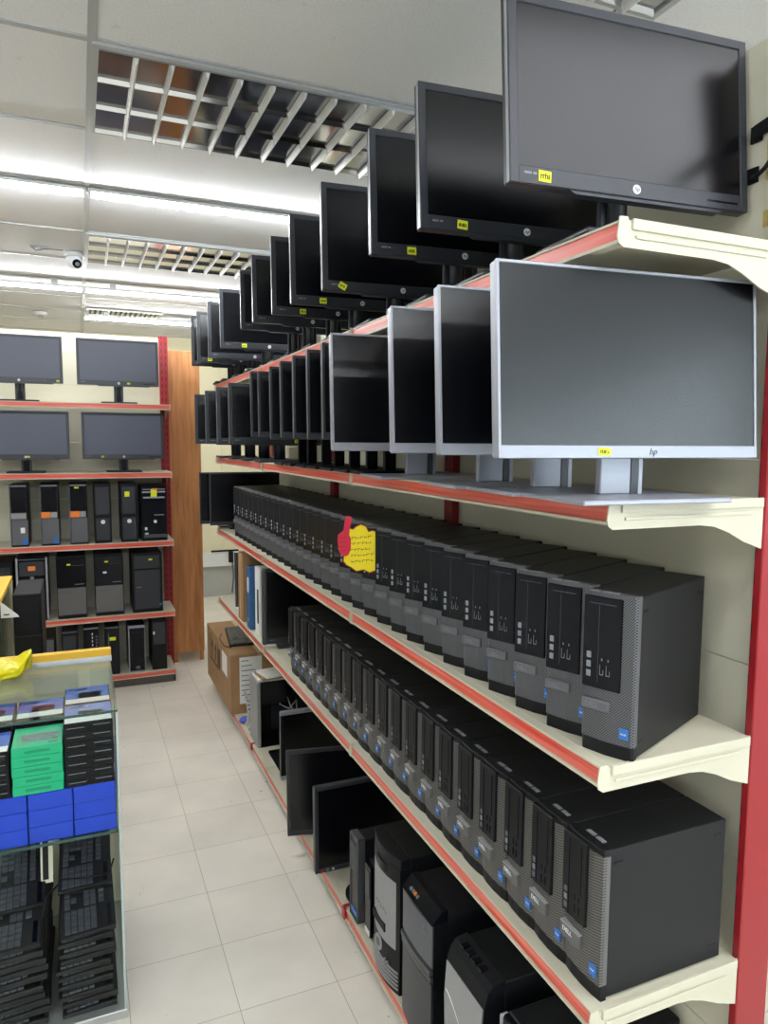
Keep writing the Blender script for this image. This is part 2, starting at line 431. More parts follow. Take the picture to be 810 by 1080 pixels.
for y, nm, xs in ((-.62, 'first', ((-2.3, -1.1),)), (-1.9, 'second', ((-1.95, -.745), (-.735, .47))), (-3.4, 'third', ((-1.95, -.745), (-.735, .47)))):
    for (x0, x1), sd in zip(xs, ('left', 'right')):
        batten(x0, x1, y, 'glowing white LED tube behind the camera, %s length, %s row' % (sd, nm))
r = empty('added_panel_light', (.80, -.78, ZC))  # added panel out of view, gives the nearest monitor a soft grey reflection
MB().box(-.82, .82, -.53, -.50, -.02, -.0055).box(-.82, .82, .50, .53, -.02, -.0055).box(-.82, -.79, -.50, .50, -.02, -.0055).box(.79, .82, -.50, .50, -.02, -.0055).build('frame', 'batten', r)
MB().box(-.79, .79, -.50, .50, -.014, -.0056).build('diffuser', 'added_panel_glow', r)
tag(r, 'added glowing ceiling panel behind the camera, reflected in the nearest monitor', 'panel light')
# dome camera
r = empty('security_camera', (-.80, 3.69, ZC))
MB().cyl((0, 0, -.03), (0, 0, -.0055), .052, 24, .05).build('base', 'cam_white', r)
MB().sphere((0, -.005, -.055), .047, .95).build('dome', 'cam_white', r)
q = MB().cyl((.006, -.028, -.066), (.012, -.05, -.078), .024, 20).build('lens_ring', 'black_gloss', r)
MB().cyl((.012, -.05, -.078), (.013, -.053, -.0795), .012, 16).build('lens', 'mark_grey', q)
tag(r, 'small white turret security camera with black lens on the ceiling', 'security camera')
# camera junction plate
r = empty('junction_box', (-.98, 3.63, ZC)); MB().box(-.05, .05, -.02, .02, -.012, -.0055, .003).build('plate', 'grey_light', r)
MB().tube([(-.04, 0, -.012), (-.02, .03, -.02), (.02, -.01, -.018), (.05, .0, -.012), (.12, .0, -.012)], .003).build('cable', 'grey_plastic', r)
tag(r, 'small grey ceiling plate with a loose wire, left of the dome camera', 'junction box')
# air vent
r = empty('air_vent', (-.42, 5.66, ZC))
MB().box(-.30, .30, -.16, -.14, -.018, -.0055).box(-.30, .30, .14, .16, -.018, -.0055).box(-.30, -.28, -.14, .14, -.018, -.0055).box(.28, .30, -.14, .14, -.018, -.0055).build('frame', 'vent_white', r)
MB().box(-.28, .28, -.14, .14, -.0075, -.0055).build('backing', 'vent_dark', r)
for i in range(14):
    x = -.26+i*.04
    MB().prism([(x, -.008), (x+.004, -.008), (x+.018, -.02), (x+.014, -.02)], -.14, .14, 'y').build('slat', 'vent_white', r)
tag(r, 'slatted air vent in the ceiling above the far monitor shelves', 'air vent')
# smoke detector far left
r = empty('smoke_detector', (-1.08, 5.9, ZC))
MB().cyl((0, 0, -.035), (0, 0, -.0055), .05, 20, .06).build('body', 'vent_white', r); MB().cyl((0, 0, -.05), (0, 0, -.035), .025, 16).build('sensor', 'grey_light', r)
tag(r, 'small round detector on the ceiling behind the left shelves', 'smoke detector')

# ------------------------------------------------------------------ gondola shelving
BAY = 1.2267
LV = (.704, 1.1585, 1.6136, 2.069)
def gondola(name, loc, rz, bays, levels, base_z, label, depth=.345, top=2.47, thin=False):
    r = empty(name, loc, rz)
    for b in range(bays):
        y0, y1 = b*BAY, (b+1)*BAY
        p = MB(); z = base_z
        while z < top-.05:
            z1 = min(z+.4, top-.012); p.box(depth+.03, depth+.042, y0+.001, y1-.001, z, z1-.0015, .0015); z = z1
        p.build('back_panel', 'panel_cream', r)
        for z in levels+(base_z,):
            isb = z == base_z
            s = MB().box(.012, depth-.001 if not isb else depth+.03, y0+.0015, y1-.0015, z-.022, z, .001)
            s.box(0, .0125, y0+.0015, y1-.0015, z-.037, z-.0005)           # front lip
            s.box(-.007, 0, y0+.0015, y1-.0015, z-.0045, z-.0005)           # upper flange
            s.box(-.010, 0, y0+.0015, y1-.0015, z-.037, z-.0315)            # lower flange
            so = s.build('shelf', 'cream', r)
            MB().box(-.005, -.0002, y0+.004, y1-.004, z-.0312, z-.0048).build('price_rail', 'rail_red', so)
            if not isb:
                prof = [(-.012, .003), (.004, .004), (.006, -.002), (.012, -.002), (.014, .002), (depth, .001), (depth, -.094), (.30, -.079), (.26, -.060), (.225, -.048), (.19, -.044), (.10, -.044), (-.004, -.044), (-.013, -.038), (-.016, -.028)]
                for ya in (y0-.0012, y1-.0018):
                    bo = MB().prism([(px, z+pz) for px, pz in prof], ya, ya+.003, 'y').build('bracket', 'cream', so)
                if b == 0:   # pressed rib and end flange on the outer bracket
                    MB().box(.012, depth-.003, y0-.0052, y0-.0012, z-.016, z+.0015, .001).box(.02, depth-.03, y0-.0040, y0-.0012, z-.029, z-.0235, .0008).build('end_flange', 'cream', so)
            else:
                MB().box(.03, .042, y0+.002, y1-.002, 0, z-.022).build('kick_plate', 'kick', so)
    for b in range(bays+1):
        y = b*BAY
        ya, yb = (y-.004, y+.014) if (thin and b == 0) else (y-.03, y+.03)
        u = MB().box(depth+.001, depth+(.085 if b in (0, bays) else .028), ya, yb, 0.0, top, .002)
        u.build('upright', 'red_post', r)
        MB().box(.03, depth+.05, y-.012 if b else y+.001, y+.012 if b < bays else y-.002, 0, base_z-.024).build('foot', 'red_paint', r) if b in (0, bays) else None
    return tag(r, label, 'shelving')
gondola('gondola_shelving', (0, 0, 0), 0, 3, LV, .084, 'long cream steel shelving with red price rails running down the right side', thin=True)
LVR = (.52, 1.021, 1.498, 1.962)
gondola('gondola_shelving', (-.227, 4.205, 0), PI/2, 1, LVR, .10, 'cream shelving unit with red uprights facing the aisle at the back left')

# ------------------------------------------------------------------ monitors
def hp_disc(x, y, z, rad, parent, M, disc='mark_white'):
    d = MB().cyl((x, y+.0005, z), (x, y-.0012, z), rad, 20).build('brand_logo', disc, parent, M)
    text('hp', rad*1.35, 'bezel', d, M @ at(x, y-.0014, z+rad*.06) @ FRONT, 'logo_lettering', .25, .0003)
def sticker(parent, x, y, z, w, h, M, seed, rot=0.):
    R = M @ at(x, y, z) @ Matrix.Rotation(rot, 4, 'Y')
    s = MB().box(-w/2, w/2, -.0008, 0, -h/2, h/2).build('price_sticker', 'yellow_sticker', parent, R)
    scribble(s, -w*.36, w*.36, 0, -.0008, h*.5, seed=seed, M=R)
def monitor(w, h, zb, tilt, style, loc=(0, 0, 0), rz=0., stick=None, base=True, logo=True, scr='screen'):
    """origin: foot of the stand on its shelf; screen faces -y; bottom edge of the head at local height zb, front face at y = -.06"""
    r = empty('computer_monitor', loc, rz)
    M = at(0, -.06, zb) @ Matrix.Rotation(-tilt, 4, 'X')
    T = .026
    if style == 'thick': bs, bt, bb, bez, edge = .017, .017, .030, 'bezel', .0035
    elif style == 'silver': bs, bt, bb, bez, edge = .005, .005, .021, 'silver', .0015
    else: bs, bt, bb, bez, edge = .0075, .0085, .020, 'bezel', .002
    hw = w/2
    f = MB().box(-hw, hw, .004, T, 0, h, .003)
    f.box(-hw, -hw+bs, 0, .006, 0, h, edge*.4).box(hw-bs, hw, 0, .006, 0, h, edge*.4)
    f.box(-hw+bs*.9, hw-bs*.9, 0, .006, 0, bb, edge*.4).box(-hw+bs*.9, hw-bs*.9, 0, .006, h-bt, h, edge*.4)
    f.build('bezel', bez, r, M)
    MB().box(-hw+bs+.0005, hw-bs-.0005, .0022, .0045, bb+.0005, h-bt-.0005).build('screen', scr, r, M)
    hb = MB(); hb.prism([(-hw*.86, T-.001), (hw*.86, T-.001), (hw*.55, T+.03), (-hw*.55, T+.03)], h*.12, h*.9, 'z')
    hb.build('rear_housing', 'black_matte' if style != 'silver' else 'silver_dark', r, M)
    if style == 'thick':
        MB().box(-hw-.0006, -hw+.0006, .003, .012, .002, h-.002).build('edge_trim', 'bezel_edge', r, M)
        if logo: hp_disc(0, 0, bb*.48, .0082, r, M)
        MB().box(-hw+.026, -hw+.04, -.0004, .0004, bb*.55, bb*.68).box(-hw+.043, -hw+.05, -.0004, .0004, bb*.55, bb*.68).build('model_marking', 'mark_grey', r, M)
        MB().box(hw*.62, hw*.9, -.0006, .0004, bb*.38, bb*.5).build('button_strip', 'black_gloss', r, M)
        MB().prism([(-hw*.55, .001), (hw*.8, .001), (hw*.74, -.006), (-hw*.49, -.006)], .003, .02, 'y').build('speaker_lip', 'bezel', r, M)
    elif style == 'silver':
        if logo: text('hp', .016, 'silver_dark', r, M @ at(.035, -.0006, bb*.5) @ FRONT, 'brand_logo', .3, .0003)
    else:
        if logo: hp_disc(0, 0, bb*.5, .006, r, M)
        MB().box(-hw-.0005, -hw+.0006, .002, .01, .002, h-.002).build('edge_trim', 'grey_plastic', r, M)
    if stick: sticker(r, stick[0]*w, -.0002, bb*.5, .024, bb*.62 if style != 'slim' else .014, M, stick[1], stick[2])
    if base:
        nz = zb+h*.45
        if style == 'silver':
            MB().box(-.032, .032, -.005, .012, .008, nz, .002).build('stand_column', 'silver', r)
            MB().box(-.022, .022, -.0062, -.0045, .012, nz).build('column_slot', 'black_matte', r) if False else MB().box(.033, .048, -.004, .02, .008, nz).build('column_spine', 'bezel', r)
            MB().box(.049, .057, -.004, .02, .008, nz).build('column_edge', 'silver', r)
            MB().box(-.145, .145, -.13, .085, 0, .008, .002).build('stand_base', 'silver', r)
        elif style == 'thick':
            c = MB().cyl((0, .0, .012), (0, .0, nz), .017, 16).box(-.03, .03, .004, .018, .012, nz, .003)
            c.build('stand_column', 'bezel', r)
            MB().box(-.115, .115, -.085, .09, 0, .012, .004).build('stand_base', 'bezel', r)
        else:
            MB().box(-.019, .019, -.006, .014, .01, nz, .002).build('stand_column', 'black_plastic', r)
            MB().box(-.11, .11, -.075, .09, 0, .01, .003).build('stand_base', 'black_plastic', r)
        MB().box(-.045, .045, -.035, .005, nz-.09, nz-.005, .003).build('stand_hinge', 'black_matte', r)
    return r
def place_monitor(xl, yl, zb, w, h, yaw, tilt, style, shelf, label, group, stick=None, logo=True):
    cx = xl+math.cos(yaw)*w/2; cy = yl-math.sin(yaw)*w/2
    ox, oy = .06*math.sin(yaw), .06*math.cos(yaw)
    r = monitor(w, h, zb-shelf, tilt, style, (cx+ox, cy+oy, shelf), -yaw, stick, logo=logo)
    return tag(r, label, 'monitor', group)
TOP = [(-.139, .121, 2.146, .318, (-.37, .05)), (-.14, .458, 2.160, .306, (-.31, .08)), (-.14, .734, 2.172, .304, (-.29, 0)), (-.14, 1.113, 2.157, .314, (-.38, .5)), (-.14, 1.452, 2.177, .298, (-.28, 0)),
       (-.14, 1.708, 2.183, .285, (-.27, 0)), (-.14, 2.026, 2.200, .274, None), (-.14, 2.258, 2.206, .258, None), (-.145, 2.73, 2.180, .292, (-.26, 0)), (-.15, 3.06, 2.165, .306, None), (-.16, 3.38, 2.175, .29, (-.36, 0)), (-.165, 3.58, 2.172, .30, None)]
for i, (xl, yl, zb, h, st) in enumerate(TOP):
    n = i+1
    lab = 'black monitor on the top shelf, %s' % ('nearest the camera and largest in the picture' if i == 0 else
          'farthest from the camera beside the wooden cabinet' if i == 11 else '%s from the near end of its row' % ordi(n))
    place_monitor(xl, yl, zb, .5 if i != 8 else .49, h, .084, .085 if i < 2 else .07, 'thick', LV[3], lab, 'black monitors on the top shelf', (st[0], i, st[1]) if st else None)
SIL = [(-.192, .055, 1.688, .32, (-.12, .05)), (-.19, .261, 1.690, .317, None), (-.19, .482, 1.690, .316, None), (-.19, .881, 1.690, .313, None)]
for i, (xl, yl, zb, h, st) in enumerate(SIL):
    lab = 'silver framed monitor with thin borders on the second shelf, %s' % (
        'nearest, its whole screen visible' if i == 0 else '%s from the near end' % ordi(i+1) if i < 3 else 'last before the black ones')
    place_monitor(xl, yl, zb, .52, h, .1, .075, 'silver', LV[2], lab, 'silver monitors on the second shelf', (st[0], 30+i, st[1]) if st else None, logo=(i == 0))
BLK = [(1.082, 1.721, .281), (1.232, 1.721, .279), (1.393, 1.722, .277), (1.557, 1.727, .270), (1.708, 1.722, .270), (1.898, 1.732, .260), (2.034, 1.733, .270)]
for i, (yl, zb, h) in enumerate(BLK):
    place_monitor(-.15, yl, zb, .46, h, .07, .04, 'slim', LV[2], 'slim black monitor on the second shelf, %s behind the silver ones' % ordi(i+1), 'slim black monitors on the second shelf')
WID = [(-.16, 2.46, 1.701, .286), (-.165, 2.75, 1.700, .287), (-.17, 3.07, 1.699, .29), (-.17, 3.46, 1.698, .293)]
for i, (xl, yl, zb, h) in enumerate(WID):
    place_monitor(xl, yl, zb, .5, h, .06, .04, 'thick', LV[2], 'wide black monitor, far end of the second shelf, %s' % (
        'farthest, beside the wooden cabinet' if i == 3 else '%s of four from the near side' % ordi(i+1)), 'wide black monitors at the far end of the second shelf', (.15, 50, 0) if i == 0 else None, logo=False)
for i, (xl, yl) in enumerate(((-.068, 3.60), (-.115, 3.70))):
    place_monitor(xl, yl, 1.185, .46, .33, .05, .02, 'slim', LV[1], 'black monitor past the end of the upright computers, %s of the two' % ('front' if i == 0 else 'rear'), 'black monitors ending the third shelf', logo=False)

# rear gondola monitors
YB = 4.27
for z, zb, h, items in ((1.962, 2.085, .305, ((-.551, .52, 'right', .12), (-1.155, .52, 'left', .44))), (1.498, 1.590, .313, ((-.531, .525, 'right', -.26), (-1.135, .53, 'left', .03)))):
    for cx, w, sd, st in items:
        lev = 'top' if z > 1.9 else 'second'
        r = monitor(w, h, zb-z, .03, 'thick', (cx, YB+.06, z), .0, None, scr='screen_matte')
        sticker(r, st*w, -.0624, (zb-z)+.015, .018, .012, Matrix(), 70+int(z*10)+int(w*100))
        tag(r, 'black monitor on the back left unit, %s shelf, %s' % (lev, 'beside its red upright' if sd == 'right' else 'at the picture\'s left edge'), 'monitor', 'black monitors on the back left shelves')

# ------------------------------------------------------------------ small form factor computers (front faces -y, origin at front bottom centre)
def usb(mb, x, z, y):
    mb.box(x-.0012, x+.0012, y-.0008, y, z-.008, z+.008)
def sff_upper():
    W, H, D = .0985, .2931, .3024; hw = W/2
    r = empty('desktop_computer', (0, 0, 0))
    MB().box(-hw, hw, .018, D, 0.004, H-.002, .0015).build('case', 'black_steel', r)
    pts = [(-hw, .0185), (-hw, .005), (-hw+.004, .001), (0, -.003), (hw-.004, .001), (hw, .005), (hw, .0185)]
    bz = MB().prism(pts, .026, H, 'z').build('front_bezel', 'mesh_dots', r)
    MB().prism([(p[0], p[1]+.003 if p[1] < .018 else p[1]) for p in pts], 0.0, .0258, 'z').build('base_foot', 'black_plastic', r)
    pan = MB().box(-hw+.002, hw*.50, -.005, .004, H*.41, H*.975, .0012).build('drive_panel', 'black_gloss', r)
    b = MB()
    for k in range(3):
        MB().box(-hw+.010, -hw+.0185, -.0058, -.0045, H*(.475+k*.058), H*(.475+k*.058)+.0115, .0008).build('button', 'button_grey', pan)
    u = MB()
    for x in (-.010, .002):
        u.box(x-.0035, x-.0027, -.0056, -.0048, H*.50, H*.56).box(x+.0027, x+.0035, -.0056, -.0048, H*.50, H*.53).box(x-.001, x+.001, -.0056, -.0048, H*.585, H*.60).box(x-.0035, x+.003, -.0056, -.0048, H*.497, H*.502)
    u.build('usb_ports', 'mark_grey', pan)
    MB().box(-hw+.012, hw*.28, -.0054, -.0048, H*.93, H*.936).box(-.018, -.017, -.0054, -.0048, H*.45, H*.92).build('drive_slot', 'bezel', pan)
    bp = MB().box(-hw+.003, hw*.14, -.008, -.001, H*.275, H*.34, .0015).build('badge_plate', 'grey_plastic', r)
    text('DELL', .0115, 'mark_grey', bp, at(-hw+.024, -.0082, H*.307) @ FRONT, 'brand_lettering')
    st = MB().box(hw*.52, hw*.84, -.0032, -.0004, H*.135, H*.20).build('processor_sticker', 'blue_sticker', r)
    text('intel', .0062, 'mark_white', st, at(hw*.68, -.0034, H*.168) @ FRONT, 'sticker_lettering', 0, .0002)
    MB().box(-hw+.006, -hw+.026, .003, .009, H-.0005, H+.0012).box(-hw+.032, -hw+.062, .003, .009, H-.0005, H+.0012).build('top_vent', 'mark_grey', r)
    v = MB()
    for y0, z0 in ((.025, .028), (.275, .028), (.025, H-.03), (.27, H-.03)):
        v.box(hw-.0002, hw+.0006, y0, y0+.018, z0, z0+.004)
    v.build('case_latches', 'black_gloss', r)
    return r
def sff_lower():
    W, H, D = .1012, .2885, .3016; hw = W/2
    r = empty('desktop_computer', (0, 0, 0))
    MB().box(-hw+.0006, hw-.0006, .02, D, 0.004, H-.002, .0015).build('case', 'black_steel', r)
    pts = [(-hw, .021), (-hw, .005), (-hw+.02, .0015), (0, .0), (hw-.02, .0015), (hw, .005), (hw, .021)]
    MB().prism(pts, .03, H-.012, 'z').build('front_bezel', 'mesh_ribs', r)
    MB().prism([(x, y+.001) for x, y in pts], H-.0118, H, 'z', .001).build('top_cap', 'black_plastic', r)
    MB().prism([(x, y+.004) if y < .02 else (x, y) for x, y in pts], 0, .0298, 'z').build('base_foot', 'black_plastic', r)
    pan = MB().box(-hw+.001, hw*.32, -.006, .006, H*.425, H*.985, .0015).build('drive_panel', 'black_plastic', r)
    for k in range(3):
        MB().box(-hw+.008, -hw+.0165, -.0068, -.0055, H*(.46+k*.055), H*(.46+k*.055)+.0115, .0008).build('button', 'grey_plastic' if k != 1 else 'button_grey', pan)
    u = MB()
    for x in (-.012, .0):
        u.box(x-.002, x+.002, -.0066, -.0056, H*.475, H*.53).box(x-.001, x+.001, -.0066, -.0056, H*.56, H*.60)
    u.build('usb_ports', 'black_gloss', pan)
    MB().box(-hw+.02, -hw+.0215, -.0066, -.0056, H*.43, H*.95).box(.004, .0055, -.0066, -.0056, H*.62, H*.95).build('drive_slot', 'black_gloss', pan)
    MB().box(hw-.0022, hw+.0003, .0125, .0205, .032, H-.014).build('edge_trim', 'grey_front', r)
    bp = MB().box(-hw+.001, hw*.1, -.0075, .006, H*.25, H*.345, .001).build('badge_plate', 'grey_front', r)
    MB().box(-hw+.001, hw*.1, -.0076, .005, H*.344, H*.352).build('badge_edge', 'grey_light', bp)
    text('DELL', .0125, 'mark_white', bp, at(-hw+.022, -.0077, H*.31) @ FRONT, 'brand_lettering')
    st = MB().box(hw*.52, hw*.86, .0002, .0032, H*.15, H*.225).build('processor_sticker', 'blue_sticker', r)
    text('intel', .0062, 'mark_white', st, at(hw*.69, .0, H*.19) @ FRONT, 'sticker_lettering', 0, .0002)
    MB().box(-hw+.03, -hw+.05, .022, .032, H-.003, H-.0005).box(-hw+.056, -hw+.076, .022, .032, H-.003, H-.0005).build('top_vent', 'mark_grey', r)
    v = MB()
    for y0, z0 in ((.028, H-.03), (.27, H-.03), (.27, .03)):
        v.box(hw-.0008, hw+.0002, y0, y0+.02, z0, z0+.004)
    v.build('case_latches', 'black_gloss', r)
    return r
pu = sff_upper(); tree(pu)
AL = .397; NU = 30
for k in range(NU):
    o = pu if k == 0 else copy_tree(pu)
    o.location = (.0513-math.sin(AL)*.0505, -.008+math.cos(AL)*.0505+.1094*k, LV[1])
    o.rotation_euler = (0, 0, -PI/2+AL+random.uniform(-.012, .012)*(k > 0))
    tag(o, 'slim computer on the third shelf, %s' % ('nearest the camera, its side fully visible' if k == 0 else 'last at the far end before the black monitors' if k == NU-1 else
        '%s from the near end' % ordi(k+1)), 'computer', 'slim computers slanted along the third shelf')
pl = sff_lower(); tree(pl)
NL = 20
for k in range(NL):
    o = pl if k == 0 else copy_tree(pl)
    o.location = (.0139+random.uniform(-.002, .002)*(k > 0), .0163+.0506+.1022*k, LV[0]); o.rotation_euler = (0, 0, -PI/2)
    tag(o, 'slim ribbed-front computer on the fourth shelf, %s' % ('nearest the camera, its side fully visible' if k == 0 else 'last at the far end of the row' if k == NL-1 else
        '%s from the near end' % ordi(k+1)), 'computer', 'slim computers packed along the fourth shelf')

# thumbs-up price card leaning on the upper row
r = empty('price_card', (-.014, 1.13, 1.322), -PI/2+.92)
pts = []
lob = [(-.03, .0), (-.012, -.012), (.012, -.006), (.030, -.014), (.052, -.006), (.058, .02), (.056, .05), (.060, .085), (.056, .11), (.040, .116), (.026, .112), (.018, .128), (.002, .134), (-.014, .126), (-.022, .118), (-.034, .12), (-.036, .10), (-.034, .06), (-.036, .04), (-.052, .034), (-.054, .018), (-.044, .006)]
MB().prism(lob, -.002, 0, 'y').build('splash_card', 'card_yellow', r)
cx_, cz_ = .005, .06
MB().prism([(cx_+(x-cx_)*1.07, cz_+(z-cz_)*1.06) for x, z in lob], 0, .0015, 'y').build('card_backing', 'card_edge', r)
th = MB()
th.prism([(-.070, .05), (-.060, .035), (-.046, .032), (-.036, .04), (-.030, .06), (-.030, .09), (-.038, .105), (-.030, .135), (-.026, .152), (-.032, .160), (-.044, .158), (-.050, .145), (-.054, .115), (-.062, .108), (-.072, .10), (-.074, .08), (-.072, .07)], -.0035, -.002, 'y')
th.build('thumb_up_hand', 'card_red', r)
fl = MB()
for k, z in enumerate((.05, .063, .077, .091)): fl.box(-.072+.004*(k == 0), -.046, -.0042, -.0035, z, z+.0012)
fl.build('finger_lines', 'card_edge', r)
for k in range(5):
    scribble(r, -.026+.002*(k % 2), .05-.006*(k % 3), .094-k*.0185, -.002, .008, 'ink', 'handwriting', at(0, 0, .0) @ Matrix.Rotation(-.12, 4, 'Y'), k+200)
tag(r, 'yellow splash price card with a red thumbs-up hand, among the slanted computers', 'price card')

# ------------------------------------------------------------------ bottom shelf of the right gondola
ZB = .084
def on_right(o, x, y, z, yaw=0.): o.location = (x, y, z); o.rotation_euler = (0, 0, -PI/2+yaw)
def bowed(w, d, bulge, n=10, corner=.012):
    hw = w/2; pts = [(-hw, d)]
    for i in range(n+1):
        t = -1+2*i/n
        pts.append((hw*t, bulge*t*t))
    pts.append((hw, d)); return pts
# beige fronted tower
W, H, D = .196, .42, .375; hw = W/2
r = empty('desktop_tower', (0, 0, 0)); on_right(r, -.015, .945, ZB)
MB().box(-hw, hw, .05, D, .006, H, .003).build('case', 'black_steel', r)
MB().prism(bowed(W, .052, .018), .0, H-.03, 'z').prism(bowed(W*.995, .052, .02), H-.0305, H+.002, 'z', .002).build('front_bezel', 'black_plastic', r)
MB().prism([(x*.9, y-.003 if y < .05 else .03) for x, y in bowed(W, .052, .018)], .135, H-.075, 'z').build('front_panel', 'grey_light', r)
MB().prism([(x*.62-.0, y-.005 if y < .05 else .03) for x, y in bowed(W, .052, .018)], H-.064, H-.04, 'z').build('drive_door', 'black_gloss', r)
MB().box(-hw*.55, hw*.35, -.0045, .01, .165, .19).build('floppy_slot', 'black_matte', r)
rg = MB().ring((-.012, .105), -.001, .014, .024, .004).build('power_ring', 'grey_light', r)
MB().cyl((-.012, .001, .105), (-.012, -.005, .105), .0135, 20).build('power_button', 'grey_plastic', rg)
for x in (.03, .045): MB().cyl((x, .006, .075), (x, -.004, .075), .005, 12).build('audio_jack', 'mark_grey', r)
for k in range(5):
    z = .014+k*.0125
    MB().prism([(x*.94, y-.004 if y < .05 else .03) for x, y in bowed(W, .052, .018)], z, z+.006, 'z').build('vent_louver', 'grey_light', r)
scribble(r, -.03, .05, .235, -.0035, .012, 'grey_plastic', 'faint_lettering', None, 301)
tag(r, 'beige fronted tower computer with ringed power button on the bottom shelf', 'computer')
# dark tower with a green line
W, H, D = .185, .412, .375; hw = W/2
r = empty('desktop_tower', (0, 0, 0)); on_right(r, -.015, .702, ZB)
MB().box(-hw, hw, .045, D, .006, H, .003).build('case', 'black_steel', r)
MB().prism(bowed(W, .047, .006), 0, H-.03, 'z').build('front_bezel', 'black_plastic', r)
MB().prism([(.0, H-.03), (.047, H-.03), (.047, H+.004), (.03, H+.002)], -hw, hw, 'x').build('top_edge', 'black_gloss', r)
MB().prism([(x*.97, y-.004 if y < .04 else .03) for x, y in bowed(W, .047, .006)], .262, H-.034, 'z').build('upper_panel', 'grey_plastic', r)
MB().prism([(x*.97, y-.004 if y < .04 else .03) for x, y in bowed(W, .047, .006)], .012, .215, 'z').build('lower_panel', 'bezel', r)
for k in range(2): MB().prism([(x*.97, y-.007-.003*k if y < .04 else .03) for x, y in bowed(W, .047, .006)], .222+k*.02, .236+k*.02, 'z').build('grip_bar', 'silver_dark', r)
MB().box(.0, .0025, -.0012, .004, .03, .20).build('light_strip', 'green_led', r)
for k, x in enumerate((-.055, -.04, -.028, -.014)):
    MB().box(x-.004, x+.004, .008, .016, H-.022, H-.014).build('port', 'orange_sticker' if k == 2 else 'mark_grey', r)
MB().ring((hw*.6, H-.06), -.001, .006, .009, .003, 16).build('badge', 'mark_grey', r)
tag(r, 'dark grey tower computer with a thin green line on the bottom shelf', 'computer')
# rounded silver grey tower
W, H, D = .178, .395, .37; hw = W/2
r = empty('desktop_tower', (0, 0, 0)); on_right(r, -.012, .452, ZB)
MB().box(-hw, hw, .06, D, .006, H-.004, .003).build('case', 'black_steel', r)
prof = [(.062, 0), (.012, 0), (.004, .1), (.0, .25), (.006, .34), (.016, .375), (.03, .390), (.062, .396)]
MB().prism(prof, -hw, hw, 'x').build('front_bezel', 'black_plastic', r)
MB().prism([(y-.003, z) for y, z in prof if z <= .345][1:]+[(.03, .33), (.03, .0)], -hw+.003, hw-.003, 'x').build('front_panel', 'grey_light', r)
cv = [( -hw+.01+t*(W-.02)/12, -.003+.0, .27-.16*(t/12)**1.6) for t in range(13)]
MB().tube([(x, -.0005+abs(z-.25)*.02-.002, z) for x, y, z in cv], .0016, 6).build('chrome_line', 'mark_white', r)
MB().box(-.004, -.001, -.001, .004, .06, .10).build('indicator', 'mark_white', r)
for k in range(4): MB().box(-.06+k*.028, -.043+k*.028, .026, .046, .385, .3945).build('top_port', 'black_gloss', r)
tag(r, 'tower computer with rounded black top and silver grey curved front, bottom shelf', 'computer')
# near tower
W, H, D = .165, .375, .36; hw = W/2
r = empty('desktop_tower', (0, 0, 0)); on_right(r, .0, .225, ZB)
MB().box(-hw, hw, .02, D, .004, H, .006, 2).build('case', 'black_steel', r)
MB().box(-hw, hw, .004, .022, .004, H, .004).build('front_bezel', 'black_gloss', r)
MB().box(-hw-.001, -hw+.008, -.001, .02, .006, H+.001, .003).box(hw-.008, hw+.001, -.001, .02, .006, H+.001, .003).build('side_trim', 'silver', r)
for z in (.27, .315): MB().box(-hw+.014, hw-.014, .0015, .006, z, z+.038, .002).build('drive_door', 'bezel', r)
MB().cyl((0, .005, .2), (0, .0, .2), .012, 16).build('power_button', 'button_grey', r)
tag(r, 'black tower computer with silver edge strip, nearest the camera on the bottom shelf', 'computer')
# two small slim computers
for k, (y, W, H, lab) in enumerate(((1.225, .075, .30, 'slim black computer with a grey rounded frame, bottom shelf beside the red clip'), (1.118, .06, .262, 'slim black computer squeezed against the beige fronted tower'))):
    hw = W/2
    r = empty('desktop_computer', (0, 0, 0)); on_right(r, .0+.006*k, y, ZB)
    MB().box(-hw+.002, hw-.002, .02, .30, .003, H-.004, .004).build('case', 'black_steel', r)
    if k == 0:
        MB().box(-hw, -hw+.007, 0, .03, 0, H, .003).box(hw-.007, hw, 0, .03, 0, H, .003).box(-hw, hw, 0, .03, H-.008, H, .003).box(-hw, hw, 0, .03, 0, .008, .003).build('front_frame', 'silver_dark', r)
    MB().box(-hw+.006, hw-.006, .004, .022, .01, H-.01, .002).build('front_bezel', 'black_gloss', r)
    MB().box(-hw+.012, hw-.012, .002, .006, H*.55, H*.9, .001).build('drive_bay', 'bezel', r)
    MB().box(-hw+.012, hw-.012, .0015, .0045, H*.06, H*.12).build('sticker', 'blue_sticker' if k == 0 else 'white_paper', r)
    tag(r, lab, 'computer', 'slim computers on the bottom shelf')

